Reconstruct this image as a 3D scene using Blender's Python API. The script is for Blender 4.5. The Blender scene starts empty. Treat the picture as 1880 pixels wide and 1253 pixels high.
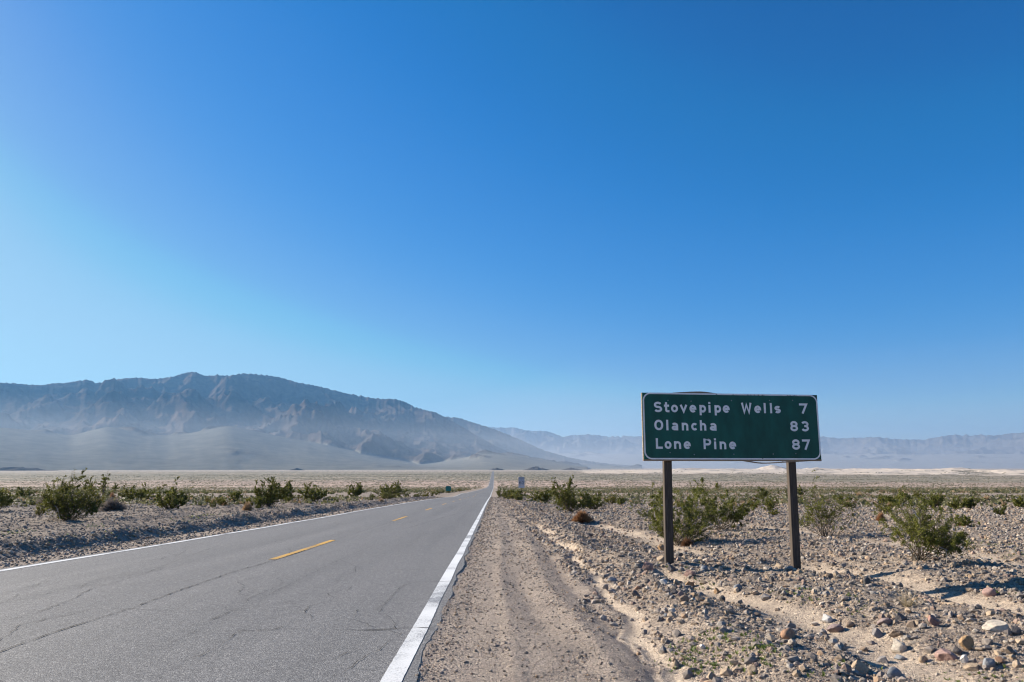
import bpy, bmesh, math, random
import numpy as np
from mathutils import Vector, Matrix

# ------------------------------------------------------------------ camera, world, sun, exposure
PW, PH, F = 1880.0, 1253.0, 1350.0            # photograph size and focal length in its pixels
CAM_Z = 1.30
PITCH = math.radians(9.73)
YAW = math.radians(1.372)                      # turned right of the road
SUN_AZ = math.radians(63.0)                    # left of the road direction (+Y)
SUN_EL = math.radians(25.0)

scn = bpy.context.scene
COL = scn.collection
cam_d = bpy.data.cameras.new('camera')
cam_d.sensor_width = 36.0
cam_d.lens = 36.0 * F / PW
cam_d.clip_start = 0.1
cam_d.clip_end = 200000.0
cam = bpy.data.objects.new('camera', cam_d)
COL.objects.link(cam)
cam.location = (0, 0, CAM_Z)
cam.rotation_euler = (math.pi / 2 + PITCH, 0, -YAW)
scn.camera = cam

world = bpy.data.worlds.new('World')
scn.world = world
world.use_nodes = True
wn = world.node_tree.nodes
wl = world.node_tree.links
wn.clear()
sky = wn.new('ShaderNodeTexSky')
sky.sky_type = 'NISHITA'
sky.sun_disc = False
sky.sun_elevation = SUN_EL
sky.sun_rotation = -SUN_AZ
sky.altitude = 0
sky.air_density = 1.0
sky.dust_density = 0.4
sky.ozone_density = 3.0
hsv = wn.new('ShaderNodeHueSaturation')
hsv.inputs['Saturation'].default_value = 1.0
hsv.inputs['Value'].default_value = 1.0
bg = wn.new('ShaderNodeBackground')
bg.inputs['Strength'].default_value = 0.10
wo = wn.new('ShaderNodeOutputWorld')
wl.new(sky.outputs[0], hsv.inputs['Color'])
# film-like tone curve of the sky: richer blue overhead, soft shoulder towards the sun
EXPOSURE = 1.1
pre = wn.new('ShaderNodeVectorMath'); pre.operation = 'SCALE'; pre.inputs['Scale'].default_value = 0.10
cur = wn.new('ShaderNodeRGBCurve')
for ch, pts in enumerate((((.08, .001), (.12, .007), (.15, .026), (.19, .056), (.25, .13), (.31, .20), (.40, .33), (.55, .40), (1.0, .50)),
                          ((.157, .117), (.18, .153), (.206, .175), (.235, .205), (.315, .285), (.386, .365), (.43, .42), (.49, .53), (.73, .67), (1.0, .76)),
                          ((.287, .40), (.32, .465), (.35, .515), (.41, .61), (.51, .71), (.60, .765), (.89, .87), (1.0, .91)))):
    c_ = cur.mapping.curves[ch]
    c_.points[0].location = (0, 0); c_.points[1].location = pts[-1]
    for p_ in pts[:-1]: c_.points.new(*p_)
cur.mapping.update()
post = wn.new('ShaderNodeVectorMath'); post.operation = 'SCALE'; post.inputs['Scale'].default_value = 1.0 / (0.10 * 2 ** EXPOSURE)
wl.new(hsv.outputs[0], pre.inputs[0]); wl.new(pre.outputs[0], cur.inputs['Color'])
wl.new(cur.outputs[0], post.inputs[0]); wl.new(post.outputs[0], bg.inputs['Color'])
wl.new(bg.outputs[0], wo.inputs['Surface'])

sun_d = bpy.data.lights.new('sun', 'SUN')
sun_d.energy = 5.0
sun_d.angle = math.radians(0.5)
sun_d.color = (1.0, 0.90, 0.76)
sun = bpy.data.objects.new('sun', sun_d)
COL.objects.link(sun)
sun_dir = Vector((-math.sin(SUN_AZ) * math.cos(SUN_EL), math.cos(SUN_AZ) * math.cos(SUN_EL), math.sin(SUN_EL)))
sun.rotation_euler = sun_dir.to_track_quat('Z', 'Y').to_euler()
sun.location = (-30, 20, 30)

scn.view_settings.view_transform = 'Standard'
scn.view_settings.look = 'None'
scn.view_settings.exposure = EXPOSURE
scn.view_settings.gamma = 1.0
scn.render.engine = 'CYCLES'
scn.cycles.use_denoising = True
scn.cycles.denoiser = 'OPENIMAGEDENOISE'
scn.cycles.denoising_input_passes = 'RGB_ALBEDO_NORMAL'
scn.cycles.denoising_prefilter = 'ACCURATE'
scn.cycles.pixel_filter_type = 'BLACKMAN_HARRIS'
scn.cycles.filter_width = 1.15
scn.cycles.max_bounces = 6
scn.cycles.diffuse_bounces = 3
scn.cycles.volume_bounces = 0
scn.cycles.transparent_max_bounces = 8

HAZE_DENSITY = 2.8e-5
DUST_DENSITY = 3.7e-5

rng = np.random.default_rng(7)
random.seed(7)

# ------------------------------------------------------------------ helpers
def tag(o, label=None, cat=None, group=None, kind=None):
    if label: o['label'] = label
    if cat: o['category'] = cat
    if group: o['group'] = group
    if kind: o['kind'] = kind
    return o

def empty(name, loc, rz=0.0):
    o = bpy.data.objects.new(name, None)
    o.empty_display_size = 0.2
    COL.objects.link(o)
    o.location = loc
    o.rotation_euler = (0, 0, rz)
    return o

def np_mesh(name, verts, faces, mats, smooth=False, cols=None, mat_idx=None):
    """verts (n,3); faces (m,k) of one k, or list of such arrays"""
    me = bpy.data.meshes.new(name)
    verts = np.ascontiguousarray(verts, dtype=np.float32)
    if not isinstance(faces, list): faces = [faces]
    faces = [np.asarray(f, dtype=np.int32) for f in faces if len(f)]
    me.vertices.add(len(verts))
    me.vertices.foreach_set('co', verts.ravel())
    nl = sum(f.size for f in faces)
    nf = sum(len(f) for f in faces)
    me.loops.add(nl)
    me.polygons.add(nf)
    me.loops.foreach_set('vertex_index', np.concatenate([f.ravel() for f in faces]))
    tot = np.concatenate([np.full(len(f), f.shape[1], dtype=np.int32) for f in faces])
    start = np.concatenate([[0], np.cumsum(tot)[:-1]]).astype(np.int32)
    me.polygons.foreach_set('loop_start', start)
    me.polygons.foreach_set('loop_total', tot)
    if mat_idx is not None:
        me.polygons.foreach_set('material_index', np.asarray(mat_idx, dtype=np.int32))
    me.polygons.foreach_set('use_smooth', np.full(nf, bool(smooth)))
    if cols is not None:
        a = me.attributes.new('Col', 'FLOAT_COLOR', 'POINT')
        c = np.ones((len(verts), 4), dtype=np.float32)
        c[:, :3] = cols
        a.data.foreach_set('color', c.ravel())
    me.update(calc_edges=True)
    me.validate()
    for m in (mats if isinstance(mats, (list, tuple)) else [mats]):
        me.materials.append(m)
    return me

def link(name, me, parent=None):
    o = bpy.data.objects.new(name, me)
    COL.objects.link(o)
    if parent is not None: o.parent = parent
    return o

def smoothstep(a, b, x):
    t = np.clip((x - a) / (b - a), 0, 1)
    return t * t * (3 - 2 * t)

def gnoise(x, y, seed=0):
    x = np.asarray(x, dtype=np.float64); y = np.asarray(y, dtype=np.float64)
    ix = np.floor(x).astype(np.int64); iy = np.floor(y).astype(np.int64)
    fx = x - ix; fy = y - iy
    def g(a, b, dx, dy):
        h = (a * 374761393 + b * 668265263 + seed * 2147483647 + 1013904223) & 0xffffffff
        h = ((h ^ (h >> 13)) * 1274126177) & 0xffffffff
        h = ((h ^ (h >> 16)) * 2246822519) & 0xffffffff
        ang = (h & 0xffff) * (2 * math.pi / 65536.0)
        return np.cos(ang) * dx + np.sin(ang) * dy
    u = fx * fx * fx * (fx * (fx * 6 - 15) + 10); v = fy * fy * fy * (fy * (fy * 6 - 15) + 10)
    a = g(ix, iy, fx, fy); b = g(ix + 1, iy, fx - 1, fy)
    c = g(ix, iy + 1, fx, fy - 1); d = g(ix + 1, iy + 1, fx - 1, fy - 1)
    return ((a + (b - a) * u) * (1 - v) + (c + (d - c) * u) * v) * 1.5

def fbm(x, y, seed=0, octv=4, gain=0.5, lac=2.03):
    s = 0; a = 1.0; t = 0
    for i in range(octv):
        s = s + a * gnoise(x, y, seed + i * 17); t += a
        x = x * lac + 3.7; y = y * lac - 1.9; a *= gain
    return s / t

def ridged(x, y, seed=0, octv=5, gain=0.5, lac=2.05):
    s = 0; a = 1.0; t = 0; w = 1.0
    for i in range(octv):
        n = 1.0 - np.abs(gnoise(x, y, seed + i * 13)) * 1.35
        n = np.clip(n, 0, 1) ** 2 * w
        s = s + a * n; t += a
        w = np.clip(n * 1.6, 0, 1)
        x = x * lac + 5.1; y = y * lac + 2.3; a *= gain
    return s / t

def pchip(xs, ys):
    xs = np.asarray(xs, float); ys = np.asarray(ys, float)
    h = np.diff(xs); d = np.diff(ys) / h
    m = np.zeros_like(xs); m[0] = d[0]; m[-1] = d[-1]
    for i in range(1, len(xs) - 1):
        if d[i - 1] * d[i] > 0:
            w1 = 2 * h[i] + h[i - 1]; w2 = h[i] + 2 * h[i - 1]
            m[i] = (w1 + w2) / (w1 / d[i - 1] + w2 / d[i])
    def f(x):
        x = np.clip(x, xs[0], xs[-1])
        i = np.clip(np.searchsorted(xs, x) - 1, 0, len(xs) - 2)
        t = (x - xs[i]) / h[i]
        return ((1 + 2 * t) * (1 - t) ** 2 * ys[i] + t * (1 - t) ** 2 * h[i] * m[i]
                + t * t * (3 - 2 * t) * ys[i + 1] + t * t * (t - 1) * h[i] * m[i + 1])
    return f

# ray of a photograph pixel (used to find where on the ground a thing stands)
cp, sp, cy, sy = math.cos(PITCH), math.sin(PITCH), math.cos(YAW), math.sin(YAW)
def ray(px, py):
    a = (px - PW / 2) / F; b = -(py - PH / 2) / F
    f = cp - b * sp; z = sp + b * cp
    return a * cy + f * sy, -a * sy + f * cy, z          # X right, Y along road, Z up
def to_px(x, y, z):
    r = x * cy - y * sy; f = x * sy + y * cy; h = z - CAM_Z
    d = f * cp + h * sp; u = -f * sp + h * cp
    return PW / 2 + F * r / d, PH / 2 - F * u / d, d

# ------------------------------------------------------------------ terrain shape
ROAD_L, ROAD_R = -8.30, -0.575
LINE_L, LINE_R, LINE_C = -8.10, -0.71, -4.22
prof = pchip([-4000, -400, -60, 0, 12.4, 18.6, 59, 86, 138, 153, 190, 215, 430, 560, 900, 1100, 1400, 1750, 3500, 9000, 60000],
             [60, 11.5, 1.8, 0.0, -0.375, -0.565, -1.67, -2.45, -4.1, -4.62, -5.3, -6.0, -11.5, -14.7, -22.3, -25.3, -26.2, -23.7, -19.0, -20, -24])

def flat_at(px, py, up=-0.05):                                     # pixel on the plain road-level surface
    dx, dy, dz = ray(px, py)
    lo, hi = 1.0, 6000.0
    for _ in range(60):
        t = math.sqrt(lo * hi)
        if CAM_Z + dz * t > float(prof(dy * t)) + up: lo = t
        else: hi = t
    return dx * lo, dy * lo

CHANNELS = []       # (points, width, depth)
for pts, w, d in (
    ([(1205, 1052), (1262, 1066), (1330, 1088), (1400, 1103), (1500, 1140), (1560, 1168), (1680, 1213), (1800, 1262), (1900, 1310)], 0.36, 0.13),
    ([(1085, 958), (1150, 974), (1215, 994), (1262, 1010)], 0.55, 0.12),
    ([(1470, 1032), (1560, 1048), (1660, 1064), (1760, 1084), (1880, 1112), (2050, 1150)], 0.55, 0.20),
    ([(1640, 1000), (1740, 1012), (1880, 1036), (2050, 1060)], 0.5, 0.08),
    ([(985, 966), (1040, 1010), (1090, 1062), (1130, 1110), (1185, 1180), (1240, 1262), (1290, 1340)], 0.13, 0.06),
    ([(1340, 964), (1440, 975), (1560, 990), (1700, 1000)], 0.5, 0.06),
):
    P = np.array([flat_at(*p) for p in pts])
    CHANNELS.append((P, w, d))

def seg_dist(X, Y, P):
    best = np.full(X.shape, 1e9)
    for i in range(len(P) - 1):
        a, b = P[i], P[i + 1]
        ab = b - a; L2 = ab @ ab
        t = np.clip(((X - a[0]) * ab[0] + (Y - a[1]) * ab[1]) / L2, 0, 1)
        best = np.minimum(best, np.hypot(X - a[0] - t * ab[0], Y - a[1] - t * ab[1]))
    return best

def terrain(X, Y, full=False):
    X = np.asarray(X, float); Y = np.asarray(Y, float)
    z = prof(Y)
    R = np.hypot(X, Y)
    rx = X - ROAD_R; lx = ROAD_L - X
    off = np.maximum(np.maximum(rx, lx), 0)
    near = 1 - smoothstep(60, 160, R)
    inside = (rx < -0.22) & (lx < -0.12)
    z = z - 0.012 * smoothstep(0.0, 0.10, off) - 0.010
    # under the road the sheet dips out of the way
    z = np.where(inside, z - 0.10 - 0.00012 * R, z)
    # coarse natural relief away from the road
    w = smoothstep(1.4, 5.0, off)
    z = z + w * (0.22 * fbm(X / 6.5, Y / 8.0, 3, 4) - 0.03) * (0.35 + 0.65 * near)
    wv = smoothstep(200, 800, R) * smoothstep(12, 80, off)
    z = z + wv * 1.2 * fbm(X / 160.0, Y / 120.0, 11, 3)
    nr = R < 140
    sand = np.zeros_like(z)
    if np.any(nr):
        x = X[nr]; y = Y[nr]; r_ = rx[nr]; l_ = lx[nr]; o_ = off[nr]; nn = near[nr]
        dz = np.zeros_like(x); sd = np.zeros_like(x)
        # shoulder grain and wheel ruts
        sh = (o_ > 0.02)
        dz += sh * nn * 0.016 * fbm(x / 0.55, y / 0.9, 21, 4)
        wob = 0.25 * gnoise(y / 7.0, y * 0 + 3.3, 5)
        dz -= nn * 0.034 * np.exp(-((r_ - 1.05 - wob) / 0.16) ** 2) * smoothstep(-0.2, 0.5, gnoise(y / 4.0, y * 0 + 1, 8) + .3)
        dz -= nn * 0.036 * np.exp(-((r_ - 1.75 - wob) / 0.14) ** 2)
        dz += nn * 0.018 * np.exp(-((r_ - 1.42 - wob) / 0.10) ** 2) + nn * 0.014 * np.exp(-((r_ - .72 - .5 * wob) / 0.08) ** 2)
        # windrow on the right
        wr = 0.10 + 0.08 * gnoise(y / 1.7, x * 0 + 9.1, 31)
        dz += wr * nn * np.exp(-((r_ - 2.75 - 0.3 * gnoise(y / 5.0, y * 0, 33)) / 0.32) ** 2)
        # lumpy rocky ground
        rk = smoothstep(2.2, 3.2, r_) + smoothstep(1.3, 2.0, l_)
        dz += rk * nn * (0.085 * fbm(x / 0.9, y / 1.1, 41, 4) + 0.045 * ridged(x / 0.38, y / 0.42, 45, 3))
        # gravel berms along the left shoulder
        m = 1.55 + 0.22 * gnoise(y / 4.0, y * 0 + .5, 51) - np.minimum(0.25, 0.004 * y)
        a = 0.23 + 0.11 * gnoise(y / 2.2, y * 0 + 7.7, 52) + 0.07 * gnoise(y / 0.7, x / 0.7, 53)
        prof_b = np.where(l_ < m + 0.38, smoothstep(m - 0.25, m + 0.38, l_), 1 - 0.75 * smoothstep(m + 0.45, m + 1.9, l_))
        dz += a * nn * prof_b * (l_ > 0)
        dz += 0.20 * nn * np.exp(-((l_ - m - 2.6) / 0.5) ** 2) * (0.7 + .5 * gnoise(y / 3.0, y * 0 + 2.2, 54))
        dz += 0.22 * nn * np.exp(-((l_ - m - 5.6 - 0.8 * gnoise(y / 8.0, y * 0 + 5, 57)) / 0.7) ** 2) * (0.6 + .6 * gnoise(y / 3.0, y * 0 + 4.2, 55))
        dz += .085 * np.exp(-((x - 3.42) ** 2 + (y - 13.5) ** 2) / .9) - .05 * np.exp(-((x - 5.5) ** 2 + (y - 13.3) ** 2) / .7)
        # sandy washes
        wx = x + 0.25 * fbm(x / 1.3, y / 1.3, 61, 3); wy = y + 0.35 * fbm(x / 1.3, y / 1.3, 67, 3)
        for P, wd, dp in CHANNELS:
            dd = seg_dist(wx, wy, P) * (1 + 0.25 * gnoise(x / .8, y / .8, 71))
            k = np.exp(-(dd / wd) ** 2)
            k2 = smoothstep(wd * 1.15, wd * 0.55, dd)
            dz = dz * (1 - 0.85 * k2) - dp * k + 0.004 * k2 * gnoise(x / .15, y / .2, 72)
            sd = np.maximum(sd, k2)
        pat = smoothstep(0.18, 0.5, fbm(x / 1.6, y / 2.2, 81, 4))
        sd = np.maximum(sd, 0.40 * pat * smoothstep(1.6, 2.4, r_))
        z[nr] += dz; sand[nr] = sd
    if full: return z, sand, off, rx, lx, R
    return z

def zat(x, y):
    return float(terrain(np.array([x]), np.array([y]))[0])

def at(px, py):
    """where a photograph pixel meets the ground"""
    dx, dy, dz = ray(px, py)
    ts = np.geomspace(3.5, 3000, 900)
    g = terrain(dx * ts, dy * ts)
    below = np.nonzero(CAM_Z + dz * ts < g)[0]
    if len(below) == 0: i = len(ts) - 1
    else: i = max(1, below[0])
    lo, hi = ts[i - 1], ts[i]
    for _ in range(18):
        m = 0.5 * (lo + hi)
        if CAM_Z + dz * m > zat(dx * m, dy * m): lo = m
        else: hi = m
    return Vector((dx * hi, dy * hi, zat(dx * hi, dy * hi)))

# ------------------------------------------------------------------ materials
def mat(name):
    m = bpy.data.materials.new(name)
    m.use_nodes = True
    nt = m.node_tree
    b = nt.nodes['Principled BSDF']
    b.inputs['Specular IOR Level'].default_value = 0.25
    b.inputs['Roughness'].default_value = 0.9
    return m, nt, b

def node(nt, t, **kw):
    n = nt.nodes.new(t)
    for k, v in kw.items():
        if k in n.inputs: n.inputs[k].default_value = v
        else: setattr(n, k, v)
    return n

def ramp(nt, src, stops, interp='LINEAR'):
    r = nt.nodes.new('ShaderNodeValToRGB')
    r.color_ramp.interpolation = interp
    e = r.color_ramp.elements
    while len(e) < len(stops): e.new(0.5)
    for el, (p, c) in zip(e, stops):
        el.position = p
        el.color = (*c, 1) if len(c) == 3 else c
    nt.links.new(src, r.inputs[0])
    return r

def mixc(nt, fac, a, b, blend='MIX'):
    m = nt.nodes.new('ShaderNodeMix')
    m.data_type = 'RGBA'; m.blend_type = blend
    for inp, v in ((m.inputs[0], fac), (m.inputs[6], a), (m.inputs[7], b)):
        if isinstance(v, (int, float)): inp.default_value = v
        elif isinstance(v, tuple): inp.default_value = (*v, 1)
        else: nt.links.new(v, inp)
    return m.outputs[2]

def pos(nt, scale=(1, 1, 1), obj=False):
    c = nt.nodes.new('ShaderNodeTexCoord') if obj else nt.nodes.new('ShaderNodeNewGeometry')
    mp = nt.nodes.new('ShaderNodeMapping')
    mp.inputs['Scale'].default_value = scale
    nt.links.new(c.outputs['Object'] if obj else c.outputs['Position'], mp.inputs[0])
    return mp.outputs[0]

def attr(nt, name):
    a = nt.nodes.new('ShaderNodeAttribute'); a.attribute_name = name
    return a

def bump(nt, b, h, strength, dist):
    n = node(nt, 'ShaderNodeBump', Strength=strength, Distance=dist)
    nt.links.new(h, n.inputs['Height'])
    nt.links.new(n.outputs[0], b.inputs['Normal'])
    return n

# ground: vertex colours carry the soil zones; a fine stone pattern is laid over them
M_ground, nt, b = mat('desert ground')
ca = attr(nt, 'Col')
p = pos(nt)
v1 = node(nt, 'ShaderNodeTexVoronoi', Scale=34.0); nt.links.new(p, v1.inputs['Vector'])
v2 = node(nt, 'ShaderNodeTexVoronoi', Scale=95.0); nt.links.new(p, v2.inputs['Vector'])
n1 = node(nt, 'ShaderNodeTexNoise', Scale=2.2, Detail=6.0, Roughness=0.65); nt.links.new(p, n1.inputs['Vector'])
sepA = nt.nodes.new('ShaderNodeSeparateColor'); nt.links.new(v1.outputs['Color'], sepA.inputs[0])
sepB = nt.nodes.new('ShaderNodeSeparateColor'); nt.links.new(v2.outputs['Color'], sepB.inputs[0])
r1 = ramp(nt, sepA.outputs[0], [(0.0, (.55, .54, .55)), (0.35, (.86, .82, .78)), (0.65, (1.02, 1.0, .98)), (0.9, (1.22, 1.15, 1.05)), (1.0, (1.5, 1.42, 1.32))])
r2 = ramp(nt, sepB.outputs[1], [(0.0, (.62, .6, .6)), (0.5, (1, .99, .98)), (1.0, (1.38, 1.33, 1.26))])
r3 = ramp(nt, n1.outputs[0], [(0.3, (.80, .79, .79)), (0.7, (1.17, 1.16, 1.14))])
st = attr(nt, 'stony')
x1 = mixc(nt, st.outputs['Fac'], (1, 1, 1), r1.outputs[0])
x2 = mixc(nt, 0.85, (1, 1, 1), r2.outputs[0])
c1 = mixc(nt, 1.0, ca.outputs['Color'], x1, 'MULTIPLY')
c2 = mixc(nt, 1.0, c1, x2, 'MULTIPLY')
c3 = mixc(nt, 1.0, c2, r3.outputs[0], 'MULTIPLY')
# far scrub and pale patches, spread flat over the valley floor
fa = attr(nt, 'far')
pf = pos(nt, (0.050, 0.0055, 0.0))
nf = node(nt, 'ShaderNodeTexNoise', Scale=2.2, Detail=6.0, Roughness=0.8); nt.links.new(pf, nf.inputs['Vector'])
rf = ramp(nt, nf.outputs[0], [(0.41, (.36, .37, .31)), (0.49, (.88, .88, .85)), (0.58, (1.32, 1.28, 1.25))])
x4 = mixc(nt, fa.outputs['Fac'], (1, 1, 1), rf.outputs[0])
c4 = mixc(nt, 1.0, c3, x4, 'MULTIPLY')
nt.links.new(c4, b.inputs['Base Color'])
hb = nt.nodes.new('ShaderNodeMath'); hb.operation = 'ADD'
nt.links.new(v1.outputs['Distance'], hb.inputs[0]); nt.links.new(v2.outputs['Distance'], hb.inputs[1])
bn = bump(nt, b, hb.outputs[0], 0.65, -0.018)
b.inputs['Specular IOR Level'].default_value = 0.1

# asphalt
M_asph, nt, b = mat('worn asphalt')
p = pos(nt)
va = node(nt, 'ShaderNodeTexVoronoi', Scale=120.0); nt.links.new(p, va.inputs['Vector'])
sa = nt.nodes.new('ShaderNodeSeparateColor'); nt.links.new(va.outputs['Color'], sa.inputs[0])
ra = ramp(nt, sa.outputs[0], [(0.0, (.072, .071, .070)), (0.45, (.146, .144, .143)), (0.8, (.186, .183, .180)), (1.0, (.34, .33, .31))])
nb = node(nt, 'ShaderNodeTexNoise', Scale=0.5, Detail=5.0, Roughness=0.6); nt.links.new(pos(nt, (2.4, 0.06, 1)), nb.inputs['Vector'])
rb = ramp(nt, nb.outputs[0], [(0.3, (.88, .88, .88)), (0.7, (1.13, 1.12, 1.11))])
nc = node(nt, 'ShaderNodeTexNoise', Scale=22.0, Detail=3.0, Roughness=0.7); nt.links.new(p, nc.inputs['Vector'])
rc = ramp(nt, nc.outputs[0], [(0.35, (.85, .85, .86)), (0.65, (1.12, 1.12, 1.12))])
ca_ = mixc(nt, 1.0, ra.outputs[0], rb.outputs[0], 'MULTIPLY')
cb_ = mixc(nt, 1.0, ca_, rc.outputs[0], 'MULTIPLY')
nt.links.new(cb_, b.inputs['Base Color'])
bump(nt, b, va.outputs['Distance'], 0.45, -0.006)
b.inputs['Roughness'].default_value = 0.75

def paint(name, col, wear):
    m, nt, b = mat(name)
    p = pos(nt)
    n = node(nt, 'ShaderNodeTexNoise', Scale=60.0, Detail=4.0, Roughness=0.8); nt.links.new(p, n.inputs['Vector'])
    n2 = node(nt, 'ShaderNodeTexNoise', Scale=1.1, Detail=3.0); nt.links.new(p, n2.inputs['Vector'])
    ad = nt.nodes.new('ShaderNodeMath'); ad.operation = 'MULTIPLY_ADD'
    nt.links.new(n2.outputs[0], ad.inputs[0]); ad.inputs[1].default_value = 0.8
    nt.links.new(n.outputs[0], ad.inputs[2])
    r = ramp(nt, ad.outputs[0], [(wear, (.17, .17, .175)), (wear + 0.10, tuple(c * .82 for c in col)), (wear + .45, col)])
    nt.links.new(r.outputs[0], b.inputs['Base Color'])
    bump(nt, b, n.outputs[0], 0.3, 0.004)
    b.inputs['Roughness'].default_value = 0.6
    return m
M_white = paint('white road paint', (.74, .74, .72), 0.72)
M_yellow = paint('yellow road paint', (.62, .36, .07), 0.72)

M_crack, nt, b = mat('open crack'); b.inputs['Base Color'].default_value = (.025, .024, .026, 1)

def stone_mat(name, use_attr):
    m, nt, b = mat(name)
    if use_attr: c0 = attr(nt, 'Col').outputs['Color']
    else:
        oi = nt.nodes.new('ShaderNodeObjectInfo'); c0 = oi.outputs['Color']
    p = pos(nt)
    n = node(nt, 'ShaderNodeTexNoise', Scale=28.0, Detail=5.0, Roughness=0.7); nt.links.new(p, n.inputs['Vector'])
    r = ramp(nt, n.outputs[0], [(0.3, (.62, .61, .62)), (0.5, (1, 1, 1)), (0.72, (1.32, 1.28, 1.22))])
    c = mixc(nt, 1.0, c0, r.outputs[0], 'MULTIPLY')
    nt.links.new(c, b.inputs['Base Color'])
    n2 = node(nt, 'ShaderNodeTexNoise', Scale=70.0, Detail=4.0, Roughness=0.65); nt.links.new(p, n2.inputs['Vector'])
    bump(nt, b, n2.outputs[0], 0.5, 0.012)
    return m
M_stone = stone_mat('desert stone', True)
M_rock = stone_mat('desert rock', False)

def leaf_mat(name, tr=0.35):
    m, nt, b = mat(name)
    c = attr(nt, 'Col').outputs['Color']
    oi = nt.nodes.new('ShaderNodeObjectInfo')
    c = mixc(nt, 1.0, c, oi.outputs['Color'], 'MULTIPLY')
    nt.links.new(c, b.inputs['Base Color'])
    b.inputs['Roughness'].default_value = 0.55
    t = nt.nodes.new('ShaderNodeBsdfTranslucent'); nt.links.new(c, t.inputs['Color'])
    mx = nt.nodes.new('ShaderNodeMixShader'); mx.inputs[0].default_value = tr
    nt.links.new(b.outputs[0], mx.inputs[1]); nt.links.new(t.outputs[0], mx.inputs[2])
    nt.links.new(mx.outputs[0], nt.nodes['Material Output'].inputs['Surface'])
    return m
M_leaf = leaf_mat('small resinous leaves')
M_dry = leaf_mat('dry twigs', 0.2)
M_weed = leaf_mat('young weeds', 0.4)
M_stem, nt, b = mat('grey bark')
p = pos(nt); n = node(nt, 'ShaderNodeTexNoise', Scale=14.0, Detail=3.0); nt.links.new(p, n.inputs['Vector'])
r = ramp(nt, n.outputs[0], [(0.3, (.05, .038, .028)), (0.55, (.10, .080, .058)), (0.75, (.20, .17, .13))])
nt.links.new(r.outputs[0], b.inputs['Base Color'])

M_mount, nt, b = mat('mountain rock')
ca = attr(nt, 'Col')
p = pos(nt, (0.001, 0.001, 0.001))
n = node(nt, 'ShaderNodeTexNoise', Scale=6.0, Detail=10.0, Roughness=0.72); nt.links.new(p, n.inputs['Vector'])
r = ramp(nt, n.outputs[0], [(0.34, (.55, .54, .54)), (0.5, (1, 1, 1)), (0.66, (1.6, 1.54, 1.46))])
rk = attr(nt, 'rocky')
rx_ = mixc(nt, rk.outputs['Fac'], (1, 1, 1), r.outputs[0])
c = mixc(nt, 1.0, ca.outputs['Color'], rx_, 'MULTIPLY')
nt.links.new(c, b.inputs['Base Color'])
b.inputs['Specular IOR Level'].default_value = 0.0
b.inputs['Roughness'].default_value = 1.0

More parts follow.
